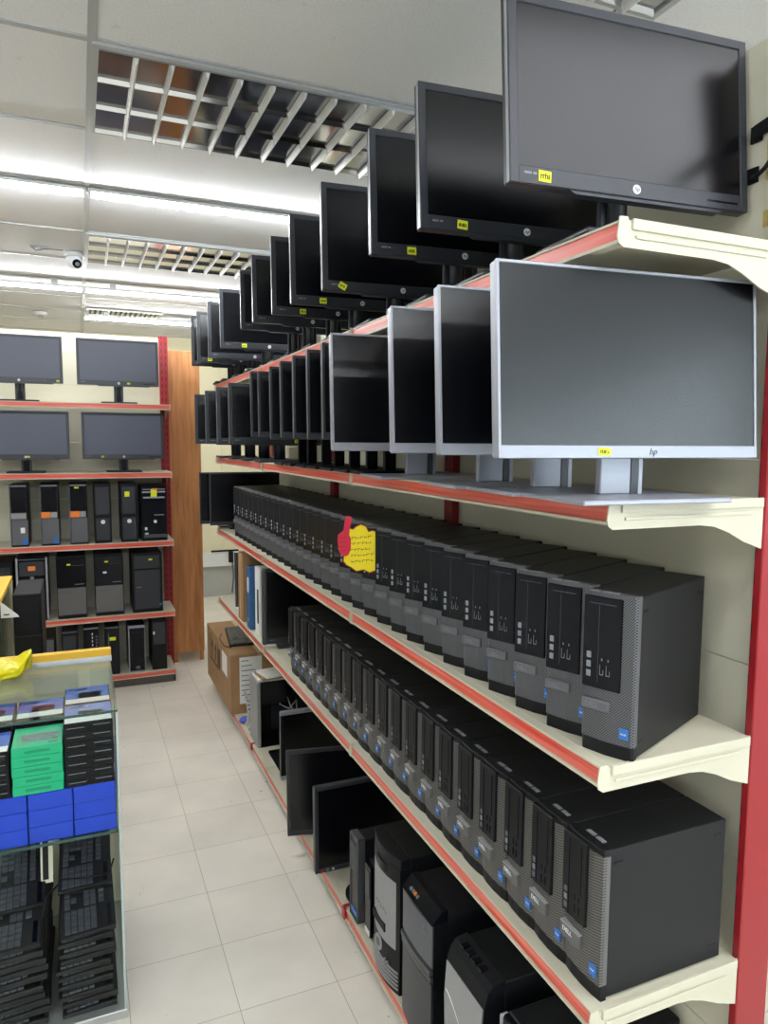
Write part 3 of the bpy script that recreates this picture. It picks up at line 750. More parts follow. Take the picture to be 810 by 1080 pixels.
# loose monitors on the bottom shelf
def loose(xl, yl, zb, w, h, yaw, tilt, bez, lab, bars=False, leds=False):
    r = empty('computer_monitor', (xl, yl, zb), -yaw)
    M = Matrix.Rotation(-tilt, 4, 'X'); b = .014
    f = MB().box(0, w, .005, .03, 0, h, .003).box(0, b, 0, .008, 0, h, .002).box(w-b, w, 0, .008, 0, h, .002).box(b*.9, w-b*.9, 0, .008, 0, b*1.3, .002).box(b*.9, w-b*.9, 0, .008, h-b, h, .002)
    f.build('bezel', bez, r, M)
    MB().box(b, w-b, .003, .0056, b*1.3, h-b).build('screen', 'screen', r, M)
    MB().prism([(w*.1, .029), (w*.9, .029), (w*.75, .055), (w*.25, .055)], h*.12, h*.88, 'z').build('rear_housing', 'black_matte', r, M)
    if bars:
        for z in (h-.017, -.001): MB().box(-.001, w+.001, -.003, .02, z, z+.018, .002).build('silver_bar', 'silver', r, M)
    if leds:
        for k, m_ in enumerate(('red_clip', 'mark_grey', 'mark_white')): MB().box(.022+k*.022, .030+k*.022, -.001, .001, .005, .012).build('button', m_, r, M)
    else: MB().box(-.0006, .0004, .002, .02, .004, h-.004).build('edge_trim', 'grey_plastic', r, M)
    return tag(r, lab, 'monitor', 'monitors without stands on the bottom shelf')
loose(-.046, 1.505, .088, .42, .335, .0, .02, 'bezel', 'upright black monitor jutting past the bottom shelf, buttons at its lower corner', leds=True)
loose(-.072, 1.80, .088, .40, .345, .20, .16, 'bezel', 'black monitor leaning back and turned, behind the upright one on bottom shelf')
loose(.033, 2.30, .086, .33, .335, .0, .0, 'black_plastic', 'black monitor with silver top and bottom bars on the bottom shelf', bars=True)
# monitor stand foot lying behind
r = empty('monitor_stand', (.09, 1.33, ZB)); MB().cyl((0, 0, 0), (0, 0, .012), .075, 28).build('stand_base', 'black_plastic', r); MB().cyl((.02, .0, .012), (.02, .02, .15), .016, 14).build('stand_column', 'black_plastic', r)
tag(r, 'round black monitor foot standing on the bottom shelf by the red clip', 'monitor stand')
r = empty('shelf_clip', (-.0105, 1.289, .084)); MB().box(-.004, .006, -.014, .014, -.038, .004, .003).build('clip_body', 'red_clip', r); MB().box(-.002, .028, -.006, .006, .004, .011, .002).build('clip_tongue', 'red_clip', r)
tag(r, 'red plastic clip on the bottom rail beside the slim computers', 'clip', 'red plastic clips on the bottom rail')
r = empty('shelf_clip', (-.0105, 2.76, .084)); MB().box(-.004, .006, -.014, .014, -.03, .004, .003).build('clip_body', 'red_clip', r); MB().box(-.002, .02, -.005, .005, .004, .009, .002).build('clip_tongue', 'red_clip', r)
tag(r, 'red plastic clip on the bottom rail below the open tower', 'clip', 'red plastic clips on the bottom rail')

# open gutted tower, open side towards the camera
r = empty('open_tower', (0, 0, 0)); on_right(r, .01, 2.79, ZB)
W, H, D = .18, .355, .33; hw = W/2
c = MB().box(-hw, -hw+.003, .02, D, 0, H).box(-hw, hw, .02, D, 0, .003).box(-hw, hw, .02, D, H-.003, H).box(-hw, hw, D-.003, D, 0, H)
c.build('case', 'black_steel', r)
MB().box(-hw, hw, 0, .021, 0, H, .004).build('front_bezel', 'grey_light', r)
MB().box(-hw+.003, hw-.012, .022, .16, H-.125, H-.005).build('drive_cage', 'black_matte', r)
MB().box(-hw+.003, hw-.02, .2, D-.004, H-.095, H-.004).build('power_supply', 'black_plastic', r)
MB().box(-hw+.003, -hw+.006, .12, D-.01, .02, H-.11).build('motherboard', 'bezel', r)
MB().cyl((-hw+.006, .2, .2), (-hw+.04, .2, .2), .045, 24).build('cpu_fan', 'black_plastic', r)
MB().tube([(.0, .17, H-.13), (.02, .14, .2), (.03, .19, .17), (.0, .24, .2), (-.02, .25, .12)], .004).tube([(.0, .19, H-.13), (.03, .2, .18), (.02, .23, .14)], .0035).build('wiring', 'wire_white', r)
tag(r, 'gutted black tower case with its side open on the bottom shelf', 'computer case')
r = empty('loose_metal_cover', (.05, 2.36, ZB), .0); MB().box(0, .29, 0, .26, 0, .003).box(0, .29, 0, .004, 0, .014).box(0, .29, .256, .26, 0, .014).build('plate', 'black_steel', r); MB().box(.10, .16, .1, .16, .003, .005).build('vent', 'black_gloss', r)
tag(r, 'loose black computer side panel lying flat before the open tower', 'side panel')
# bundle of cables and blue cloth
rnd = random.Random(4)
mb = MB()
for k in range(5):
    y0 = 3.0+.03*k
    mb.tube([(.02+.02*k, y0, ZB+.006), (.04, y0+.04, ZB+.07+.02*k), (.07, y0-.03, ZB+.12), (.05, y0-.07, ZB+.05), (.02, y0-.05, ZB+.007), (.08, y0+.03, ZB+.008)], .006)
tag(mb.build('cable_bundle', 'wire_white'), 'tangle of pale grey cables between the cardboard box and open tower', 'cable')
bm = bmesh.new(); bmesh.ops.create_icosphere(bm, subdivisions=3, radius=.03)
for v in bm.verts: v.co = Vector((v.co.x*1.1, v.co.y*1.3, max(v.co.z*.55, -.012)))*(1+.18*math.sin(v.co.x*160+v.co.y*210)*math.cos(v.co.z*190))
for f in bm.faces: f.smooth = True
cl = MB()._add(bm).build('crumpled_cloth', 'blue_cloth'); cl.location = (.005+.02, 3.08, ZB+.013)
tag(cl, 'small crumpled blue cloth on the bottom rail by the cardboard box', 'cloth')
# papers stacked on the open tower
for k in range(3):
    o = MB().box(-.10, .10, -.07, .07, 0, .012, .001).build('paper_stack' if k else 'paper_stack', ('white_paper', 'cardboard', 'white_paper')[k]); o.location = (.12+.012*k, 2.78-.01*k, ZB+.3555+.0125*k); o.rotation_euler = (0, 0, .1*k)
    tag(o, ('lowest white paper pad on top of the open tower', 'brown card pad between two white pads on the open tower', 'topmost white paper pad on the open tower')[k], 'paper', 'pads on the open tower')

# cardboard carton
r = empty('cardboard_box', (-.03, 3.22, ZB))
CW, CL, CH = .36, .83, .365
MB().box(0, CW, 0, CL, 0, CH, .004).build('carton', 'cardboard', r)
MB().box(CW*.46, CW*.54, -.001, CL+.001, CH-.05, CH+.001).build('packing_tape', 'tape', r)
lb = MB().box(.055, .19, -.0015, .0, .06, .345).build('shipping_label', 'white_paper', r)
li = MB()
for k in range(8): li.box(.065, .11+.02*(k % 3), -.0022, -.0015, .32-k*.03, .325-k*.03)
li.build('label_lines', 'mark_grey', lb)
MB().box(-.0015, 0, .10, .26, .20, .33).build('white_label', 'white_paper', r)
pr_ = MB()
for k in range(2):
    y = .5+k*.12
    pr_.prism([(y-.035, .26), (y+.035, .26), (y, .31)], -.0012, 0, 'x').box(-.0012, 0, y-.012, y+.012, .19, .26)
pr_.box(-.0012, 0, .44, .68, .16, .172).box(-.0012, 0, .42, .43, .15, .33).box(-.0012, 0, .69, .70, .15, .33)
pr_.box(-.0012, 0, .34, .40, .17, .30)
pr_.build('printed_marks', 'cardboard_print', r)
tag(r, 'large brown cardboard carton with white labels on the far bottom shelf', 'cardboard box')

# keyboards -------------------------------------------------------
def keyboard(W=.43, D=.15, T=.018):
    """lies flat, long axis x, origin at its bottom centre"""
    r = empty('keyboard', (0, 0, 0)); hw, hd = W/2, D/2
    MB().prism([(-hd, 0), (hd, 0), (hd, T), (hd-.025, T), (-hd+.005, T*.62), (-hd, T*.5)], -hw, hw, 'x', .0015).build('body', 'keyboard_black', r)
    k = MB()
    def key(x0, x1, y0, y1):
        zz = lambda y: T*.62+(T*.38)*(y+hd)/(D-.025)
        zm = zz((y0+y1)/2)
        k.prism([(x0, zm), (x1, zm), (x1-.0018, zm+.006), (x0+.0018, zm+.006)], y0, y1, 'y')
    p = .0178
    for row in range(6):
        y0 = -hd+.012+row*p+(0.006 if row == 5 else 0)
        x = -hw+.010
        while x < hw-.145:
            w_ = p-.002
            if row == 0 and -.12 < x < .0: w_ = .085
            key(x, x+w_, y0, y0+p-.003); x += w_+.002
        for c in range(3):
            if row in (2,) or (row == 1 and c != 1): continue
            key(hw-.138+c*p, hw-.138+c*p+p-.002, y0, y0+p-.003)
        for c in range(4):
            if row == 5: continue
            key(hw-.078+c*p, hw-.078+c*p+p-.002, y0, y0+p-.003)
    k.build('keycaps', 'keycap', r)
    MB().box(hw-.075, hw-.01, hd-.022, hd-.010, T-.0002, T+.0008).build('indicator_panel', 'black_gloss', r)
    return r
kb = keyboard(); tree(kb)
kfirst = [True]
def put_kb(loc, rot, label, group=None):
    if kfirst[0]: o = kb; kfirst[0] = False
    else: o = copy_tree(kb)
    o.location = loc; o.rotation_euler = rot
    return tag(o, label, 'keyboard', group)
put_kb((.10, 3.60, ZB+CH+.0015), (0, 0, -PI/2-.12), 'black keyboard lying on top of the large cardboard carton')
c_ = MB().tube([(.02, 3.40, ZB+CH+.006), (-.0, 3.36, ZB+CH+.005), (-.028, 3.42, ZB+CH+.004), (-.024, 3.60, ZB+CH+.004), (.01, 3.72, ZB+CH+.004)], .0025).build('keyboard_cable', 'black_matte')
tag(c_, 'thin black cable looped on the cardboard carton beside the keyboard', 'cable')

# far end of the fourth shelf ------------------------------------------------
Z4 = LV[0]
r = monitor(.36, .372, .022, .0, 'thick', (.17, 2.40+.07, Z4), -.08, None, logo=False)
for c in kids(r):
    if c.name.startswith('edge_trim'): c.scale = (1, 1, 1)
MB().box(-.186, -.165, -.066, -.03, .02, .395, .004).build('side_frame', 'silver_dark', r)
tag(r, 'squarish monitor with grey side frame at the end of the fourth shelf', 'monitor')
o = empty('white_carton', (.02, 2.66, Z4)); MB().box(0, .26, 0, .10, 0, .355, .003).build('carton', 'white_paper', o); MB().box(-.0012, 0, .02, .05, .06, .24).build('dark_print', 'black_matte', o)
tag(o, 'upright white carton behind the squarish monitor on the fourth shelf', 'carton')
o = empty('ring_binder', (.0, 2.80, Z4)); MB().box(0, .27, 0, .075, 0, .335, .003).build('cover', 'blue_binder', o); MB().box(-.001, 0, .02, .055, .20, .28).build('spine_label', 'white_paper', o); MB().ring((0, 0), 0, .008, .011, .002, 16, at(-.0002, .037, .05) @ Matrix.Rotation(-PI/2, 4, 'Z')).build('finger_hole', 'aluminium', o)
tag(o, 'blue lever-arch binder standing on the fourth shelf beyond the computers', 'binder')
o = empty('dark_binder', (.02, 2.89, Z4)); MB().box(0, .25, 0, .05, 0, .33, .003).build('cover', 'black_matte', o); MB().box(-.001, 0, .01, .04, .02, .09).build('spine_label', 'white_paper', o)
tag(o, 'black folder between the blue binder and the brown board', 'binder')
o = empty('cardboard_sheet', (.0, 2.98, Z4)); MB().box(0, .28, 0, .12, 0, .385, .003).build('carton', 'cardboard', o); MB().box(-.001, 0, .045, .075, 0, .386).build('packing_tape', 'tape', o)
tag(o, 'narrow brown carton standing on the fourth shelf beside the folders', 'carton')
r = loose(.03, 3.33, Z4+.002, .34, .34, .15, .3, 'bezel', 'x'); tag(r, 'dark monitor panel tilted back behind the narrow brown carton, fourth shelf', 'monitor'); del r['group']
for k in range(2):
    o = MB().box(-.09, .09, -.12, .12, 0, .006, .001).build('paper_sheet', 'white_paper'); o.location = (.12, 3.24+.0*k, Z4+.0065*k); o.location.y = 3.19+.02*k; o.rotation_euler = (0, 0, .3*k-.1)
    if k: o.location.x = .13
    tag(o, ('lower', 'upper')[k]+' white paper pad at the far end of the fourth shelf', 'paper', 'papers on the fourth shelf')

# ------------------------------------------------------------------ bracket and hook at the top right
r = empty('wall_bracket', (.374, .08, 2.29))
MB().prism([(0.0, -.01), (0, .012), (-.10, .030), (-.22, .036), (-.22, .008), (-.10, .004)], -.012, -.004, 'x').box(-.004, .0005, -.012, .012, -.015, .015).build('arm', 'black_matte', r)
MB().box(-.0135, -.012, -.07, -.04, .012, .019).box(-.0135, -.012, -.15, -.12, .016, .023).build('slot', 'panel_cream', r)
tag(r, 'black slotted metal arm fixed to the cream panel right of the nearest monitor', 'bracket')
r = empty('wall_hook', (.374, .085, 2.216))
MB().box(-.004, .0005, -.012, .012, -.014, .014).build('plate', 'black_matte', r); MB().tube([(-.003, 0, -.004), (-.012, -.02, -.006), (-.014, -.035, .0), (-.013, -.045, .010)], .004).build('hook_arm', 'black_matte', r)
tag(r, 'small black hook on the cream panel below the slotted arm', 'hook')
for k, (y, z, w, h) in enumerate(((.052, 2.235, .005, .07), (.05, 2.13, .008, .03), (.43, 2.135, .006, .045))):
    o = MB().box(.3735, .3748, y-w, y+w, z-h/2, z+h/2).build('tape_patch', 'stain')
    tag(o, ('long yellowed tape strip on the cream panel beside the small hook', 'short yellowed tape patch on the cream panel below the hook', 'faint yellow tape mark on the panel under the nearest monitor')[k], 'tape', 'old tape on the cream panel')

# ------------------------------------------------------------------ rear gondola computers
def tower(loc, W, H, D, label, body='black_steel', elems=(), front='black_plastic', cat='computer', group=None, name='desktop_computer'):
    r = empty(name, loc); hw = W/2
    MB().box(-hw+.001, hw-.001, .018, D, .003, H-.001, .002).build('case', body, r)
    MB().box(-hw, hw, 0, .02, 0, H, .004).build('front_bezel', front, r)
    for nm, x0, x1, z0, z1, t, m_ in elems:
        MB().box(-hw+x0*W, -hw+x1*W, -t, .01, z0*H, z1*H, min(.002, t*.4)).build(nm, m_, r)
    return tag(r, label, cat, group)
YR = 4.225
Z = LVR[1]
S1 = 'slim computers on the back left shelves'
base_l = [('drive_panel', .06, .9, .56, .97, .004, 'black_gloss'), ('top_bar', .05, .95, .965, .99, .006, 'mark_grey'), ('side_bar', .0, .06, .02, .96, .006, 'grey_plastic')]
grey_el = base_l+[('lower_panel', .08, .98, .03, .44, .003, 'grey_plastic'), ('logo_sticker', .66, .92, .03, .13, .0045, 'blue_sticker')]
tower((-1.185, YR, Z), .105, .405, .30, 'slim grey front computer with a plain grey middle label, leftmost of its shelf', elems=grey_el+[('middle_label', .05, .9, .45, .545, .005, 'grey_light'), ('white_label', .55, .8, .22, .31, .005, 'white_paper')], group=S1)
tower((-1.005, YR, Z), .112, .405, .30, 'slim grey front computer with an orange label, second from left', elems=grey_el+[('orange_label', .04, .52, .45, .55, .005, 'orange_sticker'), ('middle_label', .53, .9, .45, .545, .005, 'grey_light')], group=S1)
tower((-.83, YR, Z), .112, .405, .30, 'slim grey front computer with orange label and a dab of yellow on top', elems=grey_el[:-1]+[('orange_label', .04, .56, .45, .55, .005, 'orange_sticker'), ('middle_label', .57, .9, .45, .545, .005, 'grey_light'), ('yellow_dot', .3, .55, .925, .95, .006, 'yellow_sticker')], group=S1)
blk = [('drive_panel', .1, .9, .48, .94, .003, 'bezel'), ('lower_panel', .1, .9, .05, .42, .003, 'bezel')]
def btn(r, x, z, rad=.013, y=-.0005, m_='mark_white'): MB().cyl((x, y+.003, z), (x, y-.005, z), rad, 20).build('power_button', m_, r)
r = tower((-.68, YR, Z), .108, .405, .30, 'slim black computer with a round silver button and no sticker', elems=blk, group=S1); btn(r, 0, .145, .014, -.003)
r = tower((-.512, YR, Z), .108, .405, .30, 'slim black computer with a round silver button and a yellow sticker', elems=blk+[('yellow_sticker', .25, .55, .77, .86, .005, 'yellow_sticker')], group=S1); btn(r, 0, .145, .014, -.003)
r = tower((-.348, YR, Z), .170, .385, .32, 'glossy black tower with silver stripes and yellow sticker beside the red upright', front='black_gloss', name='desktop_tower',
          elems=[('silver_stripe', .05, .95, .87, .9, .005, 'silver'), ('silver_stripe', .05, .95, .925, .94, .005, 'silver'), ('drive_lip', .08, .92, .77, .80, .008, 'silver'), ('bottom_bar', .1, .97, .06, .12, .008, 'silver_dark'),
                 ('yellow_sticker', .38, .62, .80, .93, .010, 'yellow_sticker'), ('orange_sticker', .42, .66, .92, .95, .011, 'orange_sticker'), ('badge', .12, .22, .2, .25, .004, 'mark_white'), ('badge', .12, .26, .125, .15, .004, 'mark_white'), ('printed_name', .5, .88, .46, .48, .002, 'mark_grey')])
btn(r, .006, .135, .011, -.001)
Z = LVR[0]
S2 = 'tower computers on the back left shelves'
r = tower((-1.32, YR+.02, Z), .165, .40, .33, 'black tower with a yellow dab at the left edge of the picture, fourth shelf', name='desktop_tower', elems=[('yellow_sticker', .7, .85, .86, .89, .003, 'yellow_sticker'), ('drive_panel', .1, .9, .6, .92, .003, 'bezel')], group=S2)
r = tower((-1.125, YR, Z), .185, .425, .33, 'black tower with silver side strips and an orange sticker', name='desktop_tower', front='black_gloss',
          elems=[('silver_strip', -.01, .06, .02, 1.0, .008, 'silver'), ('silver_strip', .94, 1.01, .02, 1.0, .008, 'silver'), ('top_strip', .05, .95, .965, .985, .004, 'silver_dark'), ('orange_sticker', .38, .62, .8, .87, .005, 'orange_sticker'), ('drive_panel', .1, .9, .72, .94, .002, 'bezel')], group=S2)
btn(r, .0, .29, .012, -.001, 'mark_grey')
for cx, extra, lab in ((-.888, [('yellow_sticker', .35, .48, .85, .875, .006, 'yellow_sticker')], 'black over grey tower with a single yellow dab, left of its twin'),
                       (-.653, [('yellow_sticker', .35, .48, .865, .89, .006, 'yellow_sticker'), ('white_sticker', .28, .42, .69, .72, .006, 'mark_white'), ('blue_label', .9, .97, .05, .11, .006, 'blue_sticker')], 'black over grey tower with yellow and white dabs, right of its twin')):
    r = tower((cx, YR, Z), .183, .425, .33, lab, name='desktop_tower', elems=[('upper_panel', .02, .98, .50, .97, .004, 'black_gloss'), ('grey_panel', .02, .98, .06, .49, .005, 'grey_front'), ('badge_plate', .04, .5, .40, .44, .008, 'grey_plastic'), ('port_row', .6, .92, .535, .55, .005, 'mark_grey'), ('drive_line', .5, .95, .84, .85, .005, 'grey_plastic')]+extra, group=S2)
r = tower((-.405, YR, Z), .20, .42, .33, 'all black tower with pale name plate beside the red upright, fourth shelf', name='desktop_tower', elems=[('drive_panel', .08, .92, .74, .95, .003, 'bezel'), ('lower_panel', .08, .92, .06, .71, .003, 'bezel'), ('name_plate', .14, .30, .42, .435, .005, 'mark_grey'), ('yellow_sticker', .55, .68, .87, .9, .005, 'yellow_sticker'), ('blue_label', .88, .96, .1, .14, .005, 'blue_sticker')], group=S2)
Z = .10
S3 = 'small computers on the back left bottom shelf'
r = tower((-1.04, YR, Z), .07, .30, .30, 'narrow black computer, leftmost visible on the back left bottom shelf', elems=[('drive_panel', .1, .9, .5, .95, .003, 'grey_plastic')], group=S3)
r = tower((-.914, YR, Z), .10, .335, .30, 'plain black computer with a pale top edge, back left bottom shelf', elems=[('top_bar', .0, 1., .96, .98, .005, 'grey_plastic'), ('drive_panel', .1, .9, .1, .9, .003, 'bezel')], group=S3)
r = tower((-.78, YR, Z), .095, .36, .30, 'black computer with rows of small pale ports, back left bottom shelf', front='black_gloss', elems=[('top_bar', .0, 1., .93, .95, .005, 'grey_light')]+[('port', .55, .62, .6+.07*k, .64+.07*k, .004, 'mark_white') for k in range(4)]+[('port', .8, .9, .58+.06*k, .61+.06*k, .004, 'mark_grey') for k in range(4)], group=S3)
r = tower((-.645, YR, Z), .09, .345, .30, 'black computer with a yellow green label and silver line, back left bottom shelf', front='black_gloss', elems=[('yellow_label', .3, .75, .70, .77, .005, 'yellow_sticker'), ('silver_line', .2, .26, .2, .85, .004, 'mark_grey'), ('top_bar', .0, 1., .95, .97, .004, 'grey_plastic')], group=S3)
r = tower((-.485, YR, Z), .112, .33, .30, 'black computer with a silver outline, back left bottom shelf', front='silver', elems=[('front_panel', .06, .94, .03, .95, .004, 'black_gloss'), ('drive_panel', .2, .8, .3, .85, .005, 'black_plastic'), ('badge', .4, .65, .07, .13, .006, 'grey_plastic')], group=S3)
r = tower((-.335, YR, Z), .10, .365, .30, 'black computer with a pale blue dab, beside the red upright on the bottom shelf', elems=[('drive_panel', .1, .9, .5, .93, .003, 'bezel'), ('blue_label', .08, .2, .7, .76, .005, 'mark_white')], group=S3)

# ------------------------------------------------------------------ wooden cabinet
r = empty('wooden_cabinet', (-.19, 4.66, 0))
CWd, CD, CH_ = .235, .45, 2.385
MB().box(0, CWd, .004, CD, .075, CH_, .002).build('carcass', 'wood', r)
MB().box(.002, CWd-.012, 0, .0045, .08, CH_-.004, .001).build('door', 'wood', r)
for x in (.004, CWd-.034):
    for y in (.01, CD-.04): MB().box(x, x+.03, y, y+.03, 0, .0755).build('leg', 'wood', r)
tag(r, 'tall brown wooden cabinet on short legs behind the back left shelves', 'cabinet')
# plug and lead on the back wall
r = empty('wall_plug', (.62, 6.93, .62)); MB().box(-.14, .16, -.018, -.001, -.118, -.098, .003).build('lead_bar', 'black_matte', r); MB().box(.05, .10, -.03, -.001, -.24, -.118, .004).build('plug', 'black_matte', r); MB().tube([(.09, -.02, -.24), (.10, -.02, -.4), (.08, -.03, -.58)], .008).build('cable', 'grey_plastic', r)
tag(r, 'black lead and plug low on the far wall beyond the shelving', 'plug')

# ------------------------------------------------------------------ display counter
XR, XL, Y0, Y1, ZT = -.737, -1.90, 1.18, 1.745, .948
r = empty('display_counter', (0, 0, 0))
top = MB().box(XL, XR, Y0, Y1-.03, ZT-.006, ZT).build('top_glass', 'glass', r)
MB().box(XL, XR, Y0-.0012, Y0, ZT-.0065, ZT+.0005).build('polished_edge', 'glass_edge', top)
fg = MB().box(XL+.006, XR-.007, Y0+.001, Y0+.006, .03, ZT-.0065).build('front_glass', 'glass_clear', r)
sg = MB().box(XR-.006, XR, Y0+.0015, Y1-.02, .03, ZT-.0065).build('side_glass', 'glass', r)
MB().box(XR-.0062, XR+.0004, Y0-.0006, Y0+.0014, .03, ZT-.007).build('polished_edge', 'glass_edge_pale', sg)
shf = MB().box(XL+.007, XR-.008, Y0+.008, Y1-.03, .578, .586).build('glass_shelf', 'glass', r)
MB().box(XL+.007, XR-.008, Y0+.0068, Y0+.008, .5775, .5865).build('polished_edge', 'glass_edge', shf)
MB().box(XL, XR+.002, Y0-.003, Y1, 0, .028, .002).build('plinth', 'aluminium', r)
MB().box(XL, XR, Y1-.022, Y1-.004, .028, ZT, .001).build('back_panel', 'post_cream', r)
MB().box(XL, XR+.004, Y1-.03, Y1, ZT+.0005, ZT+.032, .002).build('top_rail', 'yellow_wood', r)
MB().box(XL, XR+.005, Y1-.032, Y1-.03, ZT-.012, ZT+.008).build('rail_trim', 'mark_white', r)
tag(r, 'glass display counter with yellow back rail at the left edge of the aisle', 'display counter')

# blue boxes
GB = 'blue boxes stacked inside the counter'
zs0 = .5872; bh = .0482
def carton(name, x0, x1, y0, y1, z, h, material, lab, cat, group, elems=()):
    o = empty(name, ((x0+x1)/2, y0, z)); hw = (x1-x0)/2; d = y1-y0
    MB().box(-hw, hw, 0, d, 0, h, .0012).build('carton', material, o)
    for nm, kind, a, b_, c, e, m_ in elems:
        if kind == 'front': MB().box(-hw+a*2*hw, -hw+b_*2*hw, -.0007, 0.0005, c*h, e*h).build(nm, m_, o)
        else: MB().box(-hw+a*2*hw, -hw+b_*2*hw, c*d, e*d, h-.0005, h+.0007).build(nm, m_, o)
    return tag(o, lab, cat, group)
cols = ((-.8605, -.7475, 'right'), (-.977, -.863, 'middle'), (-1.093, -.980, 'left'))
for x0, x1, nm in cols:
    for k in range(3):
        j = random.uniform(-.0012, .0)
        carton('blue_box', x0, x1+j, Y0+.014+random.uniform(0, .003), Y0+.36, zs0+k*bh, bh-.0006, 'blue_box', 'plain blue box in the %s column, %s of three in the glass counter' % (nm, ('lowest', 'middle', 'topmost')[k]), 'box', GB)
# slim drive boxes
zt0 = zs0+3*bh
dh = .0268
DR_TOP = [('blue_print', 'top', .02, .98, .3, .98, 'blue_print'), ('white_band', 'top', .02, .98, .03, .28, 'white_paper'), ('drive_picture', 'top', .3, .8, .30, .62, 'bezel'), ('white_title', 'top', .06, .5, .80, .88, 'white_paper')]
FR = [('front_line', 'front', .06, .42, .42, .5, 'mark_grey'), ('front_line', 'front', .6, .94, .55, .63, 'mark_grey')]
def stack(x0, x1, y0, y1, n, where, material='box_black', elems=FR, topel=DR_TOP, kind='black drive box', h=dh, grp='slim drive boxes in the counter'):
    for k in range(n):
        e = list(elems)+(list(topel) if k == n-1 else [])
        pos = 'topmost' if k == n-1 else 'lowest' if k == 0 else '%s from the bottom' % ordi(k+1)
        jx = random.uniform(-.0012, .0012)
        carton('drive_box', x0+jx, x1+jx, y0+random.uniform(0, .002), y1, zt0+k*h, h-.0004, material, '%s, %s in the %s' % (kind, pos, where), 'box', grp, e)
stack(-.879, -.7495, Y0+.014, Y0+.165, 7, 'front stack beside the side glass')
stack(-.879, -.7495, Y0+.175, Y0+.33, 7, 'rear stack by the side glass')
GT = [('clear_window', 'top', .16, .9, .28, .62, 'window_grey'), ('small_print', 'top', .72, .9, .1, .18, 'green_dark')]
GF = [('front_print', 'front', .25, .75, .35, .62, 'green_dark')]
stack(-1.013, -.884, Y0+.014, Y0+.165, 5, 'green stack', 'green_box', GF, GT, 'emerald green box with dark print', .0275, 'green boxes in the counter')
stack(-1.013, -.884, Y0+.18, Y0+.335, 6, 'stack behind the green boxes')
stack(-1.148, -1.019, Y0+.014, Y0+.165, 5, 'front stack left of the green boxes')
stack(-1.148, -1.019, Y0+.18, Y0+.335, 6, 'rear stack at the left picture edge')

# keyboards inside the counter: right pile (short ends towards the camera)
GK = 'keyboards piled inside the counter'
zk = .0295
for k in range(9):
    put_kb((-.84+random.uniform(-.006, .006), Y0+.022+.215+random.uniform(0, .015)+.0, zk), (0, 0, -PI/2+random.uniform(-.03, .03)), 'black keyboard, %s from the bottom of the right pile in the counter' % ordi(k+1), GK); zk += .0265

def tilted(x, yf, zf, a, jz, label):
    put_kb((x, yf+.215*math.cos(a), zf+.215*math.sin(a)), (0, a, -PI/2+jz), label, GK)
tilted(-.838, Y0+.022, .272, .40, .02, 'black keyboard tilted up towards the back, lower of two on the right pile')
tilted(-.836, Y0+.125, .350, .39, -.03, 'black keyboard tilted up under the blue boxes, upper of two on the right pile')
zk = .0295
for k in range(9):
    put_kb((-1.025+random.uniform(-.006, .006), Y0+.022+.215+random.uniform(0, .015), zk), (0, 0, -PI/2+random.uniform(-.03, .03)), 'black keyboard, %s from the bottom of the left pile in the counter' % ordi(k+1), GK); zk += .0265
tilted(-1.03, Y0+.022, .272, .40, -.03, 'black keyboard tilted up towards the back, lower of two on the left pile')
tilted(-1.028, Y0+.105, .338, .39, .02, 'black keyboard tilted up under the blue boxes, upper of two on the left pile')
o = empty('white_card', (-.945, Y0+.20, .47)); MB().box(-.018, .016, 0, .0015, -.10, .095).build('sheet', 'post_cream', o); o.rotation_euler = (-.35, 0, 0)
MB().box(-.012, .004, -.002, 0, -.09, .09).build('black_strip', 'black_matte', o)
tag(o, 'white card with a black strip wedged between the two keyboard piles', 'card')
c_ = MB().tube([(-.955, Y0+.06, .335), (-.945, Y0+.05, .40), (-.90, Y0+.10, .415), (-.84, Y0+.10, .405), (-.77, Y0+.11, .40), (-.757, Y0+.14, .425)], .0028).build('keyboard_cable', 'black_matte')
tag(c_, 'black cable draped across the right keyboard pile under the blue boxes', 'cable')

# yellow plastic bag on the counter
bm = bmesh.new(); bmesh.ops.create_icosphere(bm, subdivisions=4, radius=1)
for v in bm.verts:
    x, y, z = v.co
    n_ = .08*math.sin(9*x+4*y)+.06*math.cos(11*y-6*z)+.05*math.sin(17*x-9*z)
    e = max(0, x-.55)
    v.co = Vector((x*.105*(1+n_*.4), y*.075*(1+n_), max(z, -.75)*.032*(1+n_*2)*(1-.3*abs(x))+(.11*e*(1 if z > -.2 else .2))))
for f in bm.faces: f.smooth = True
bg = MB()._add(bm).build('plastic_bag', 'bag_yellow'); bg.location = (-1.085, 1.62, ZT+.0245); bg.rotation_euler = (0, 0, .15)
tag(bg, 'crumpled yellow plastic bag lying on the counter glass', 'bag')

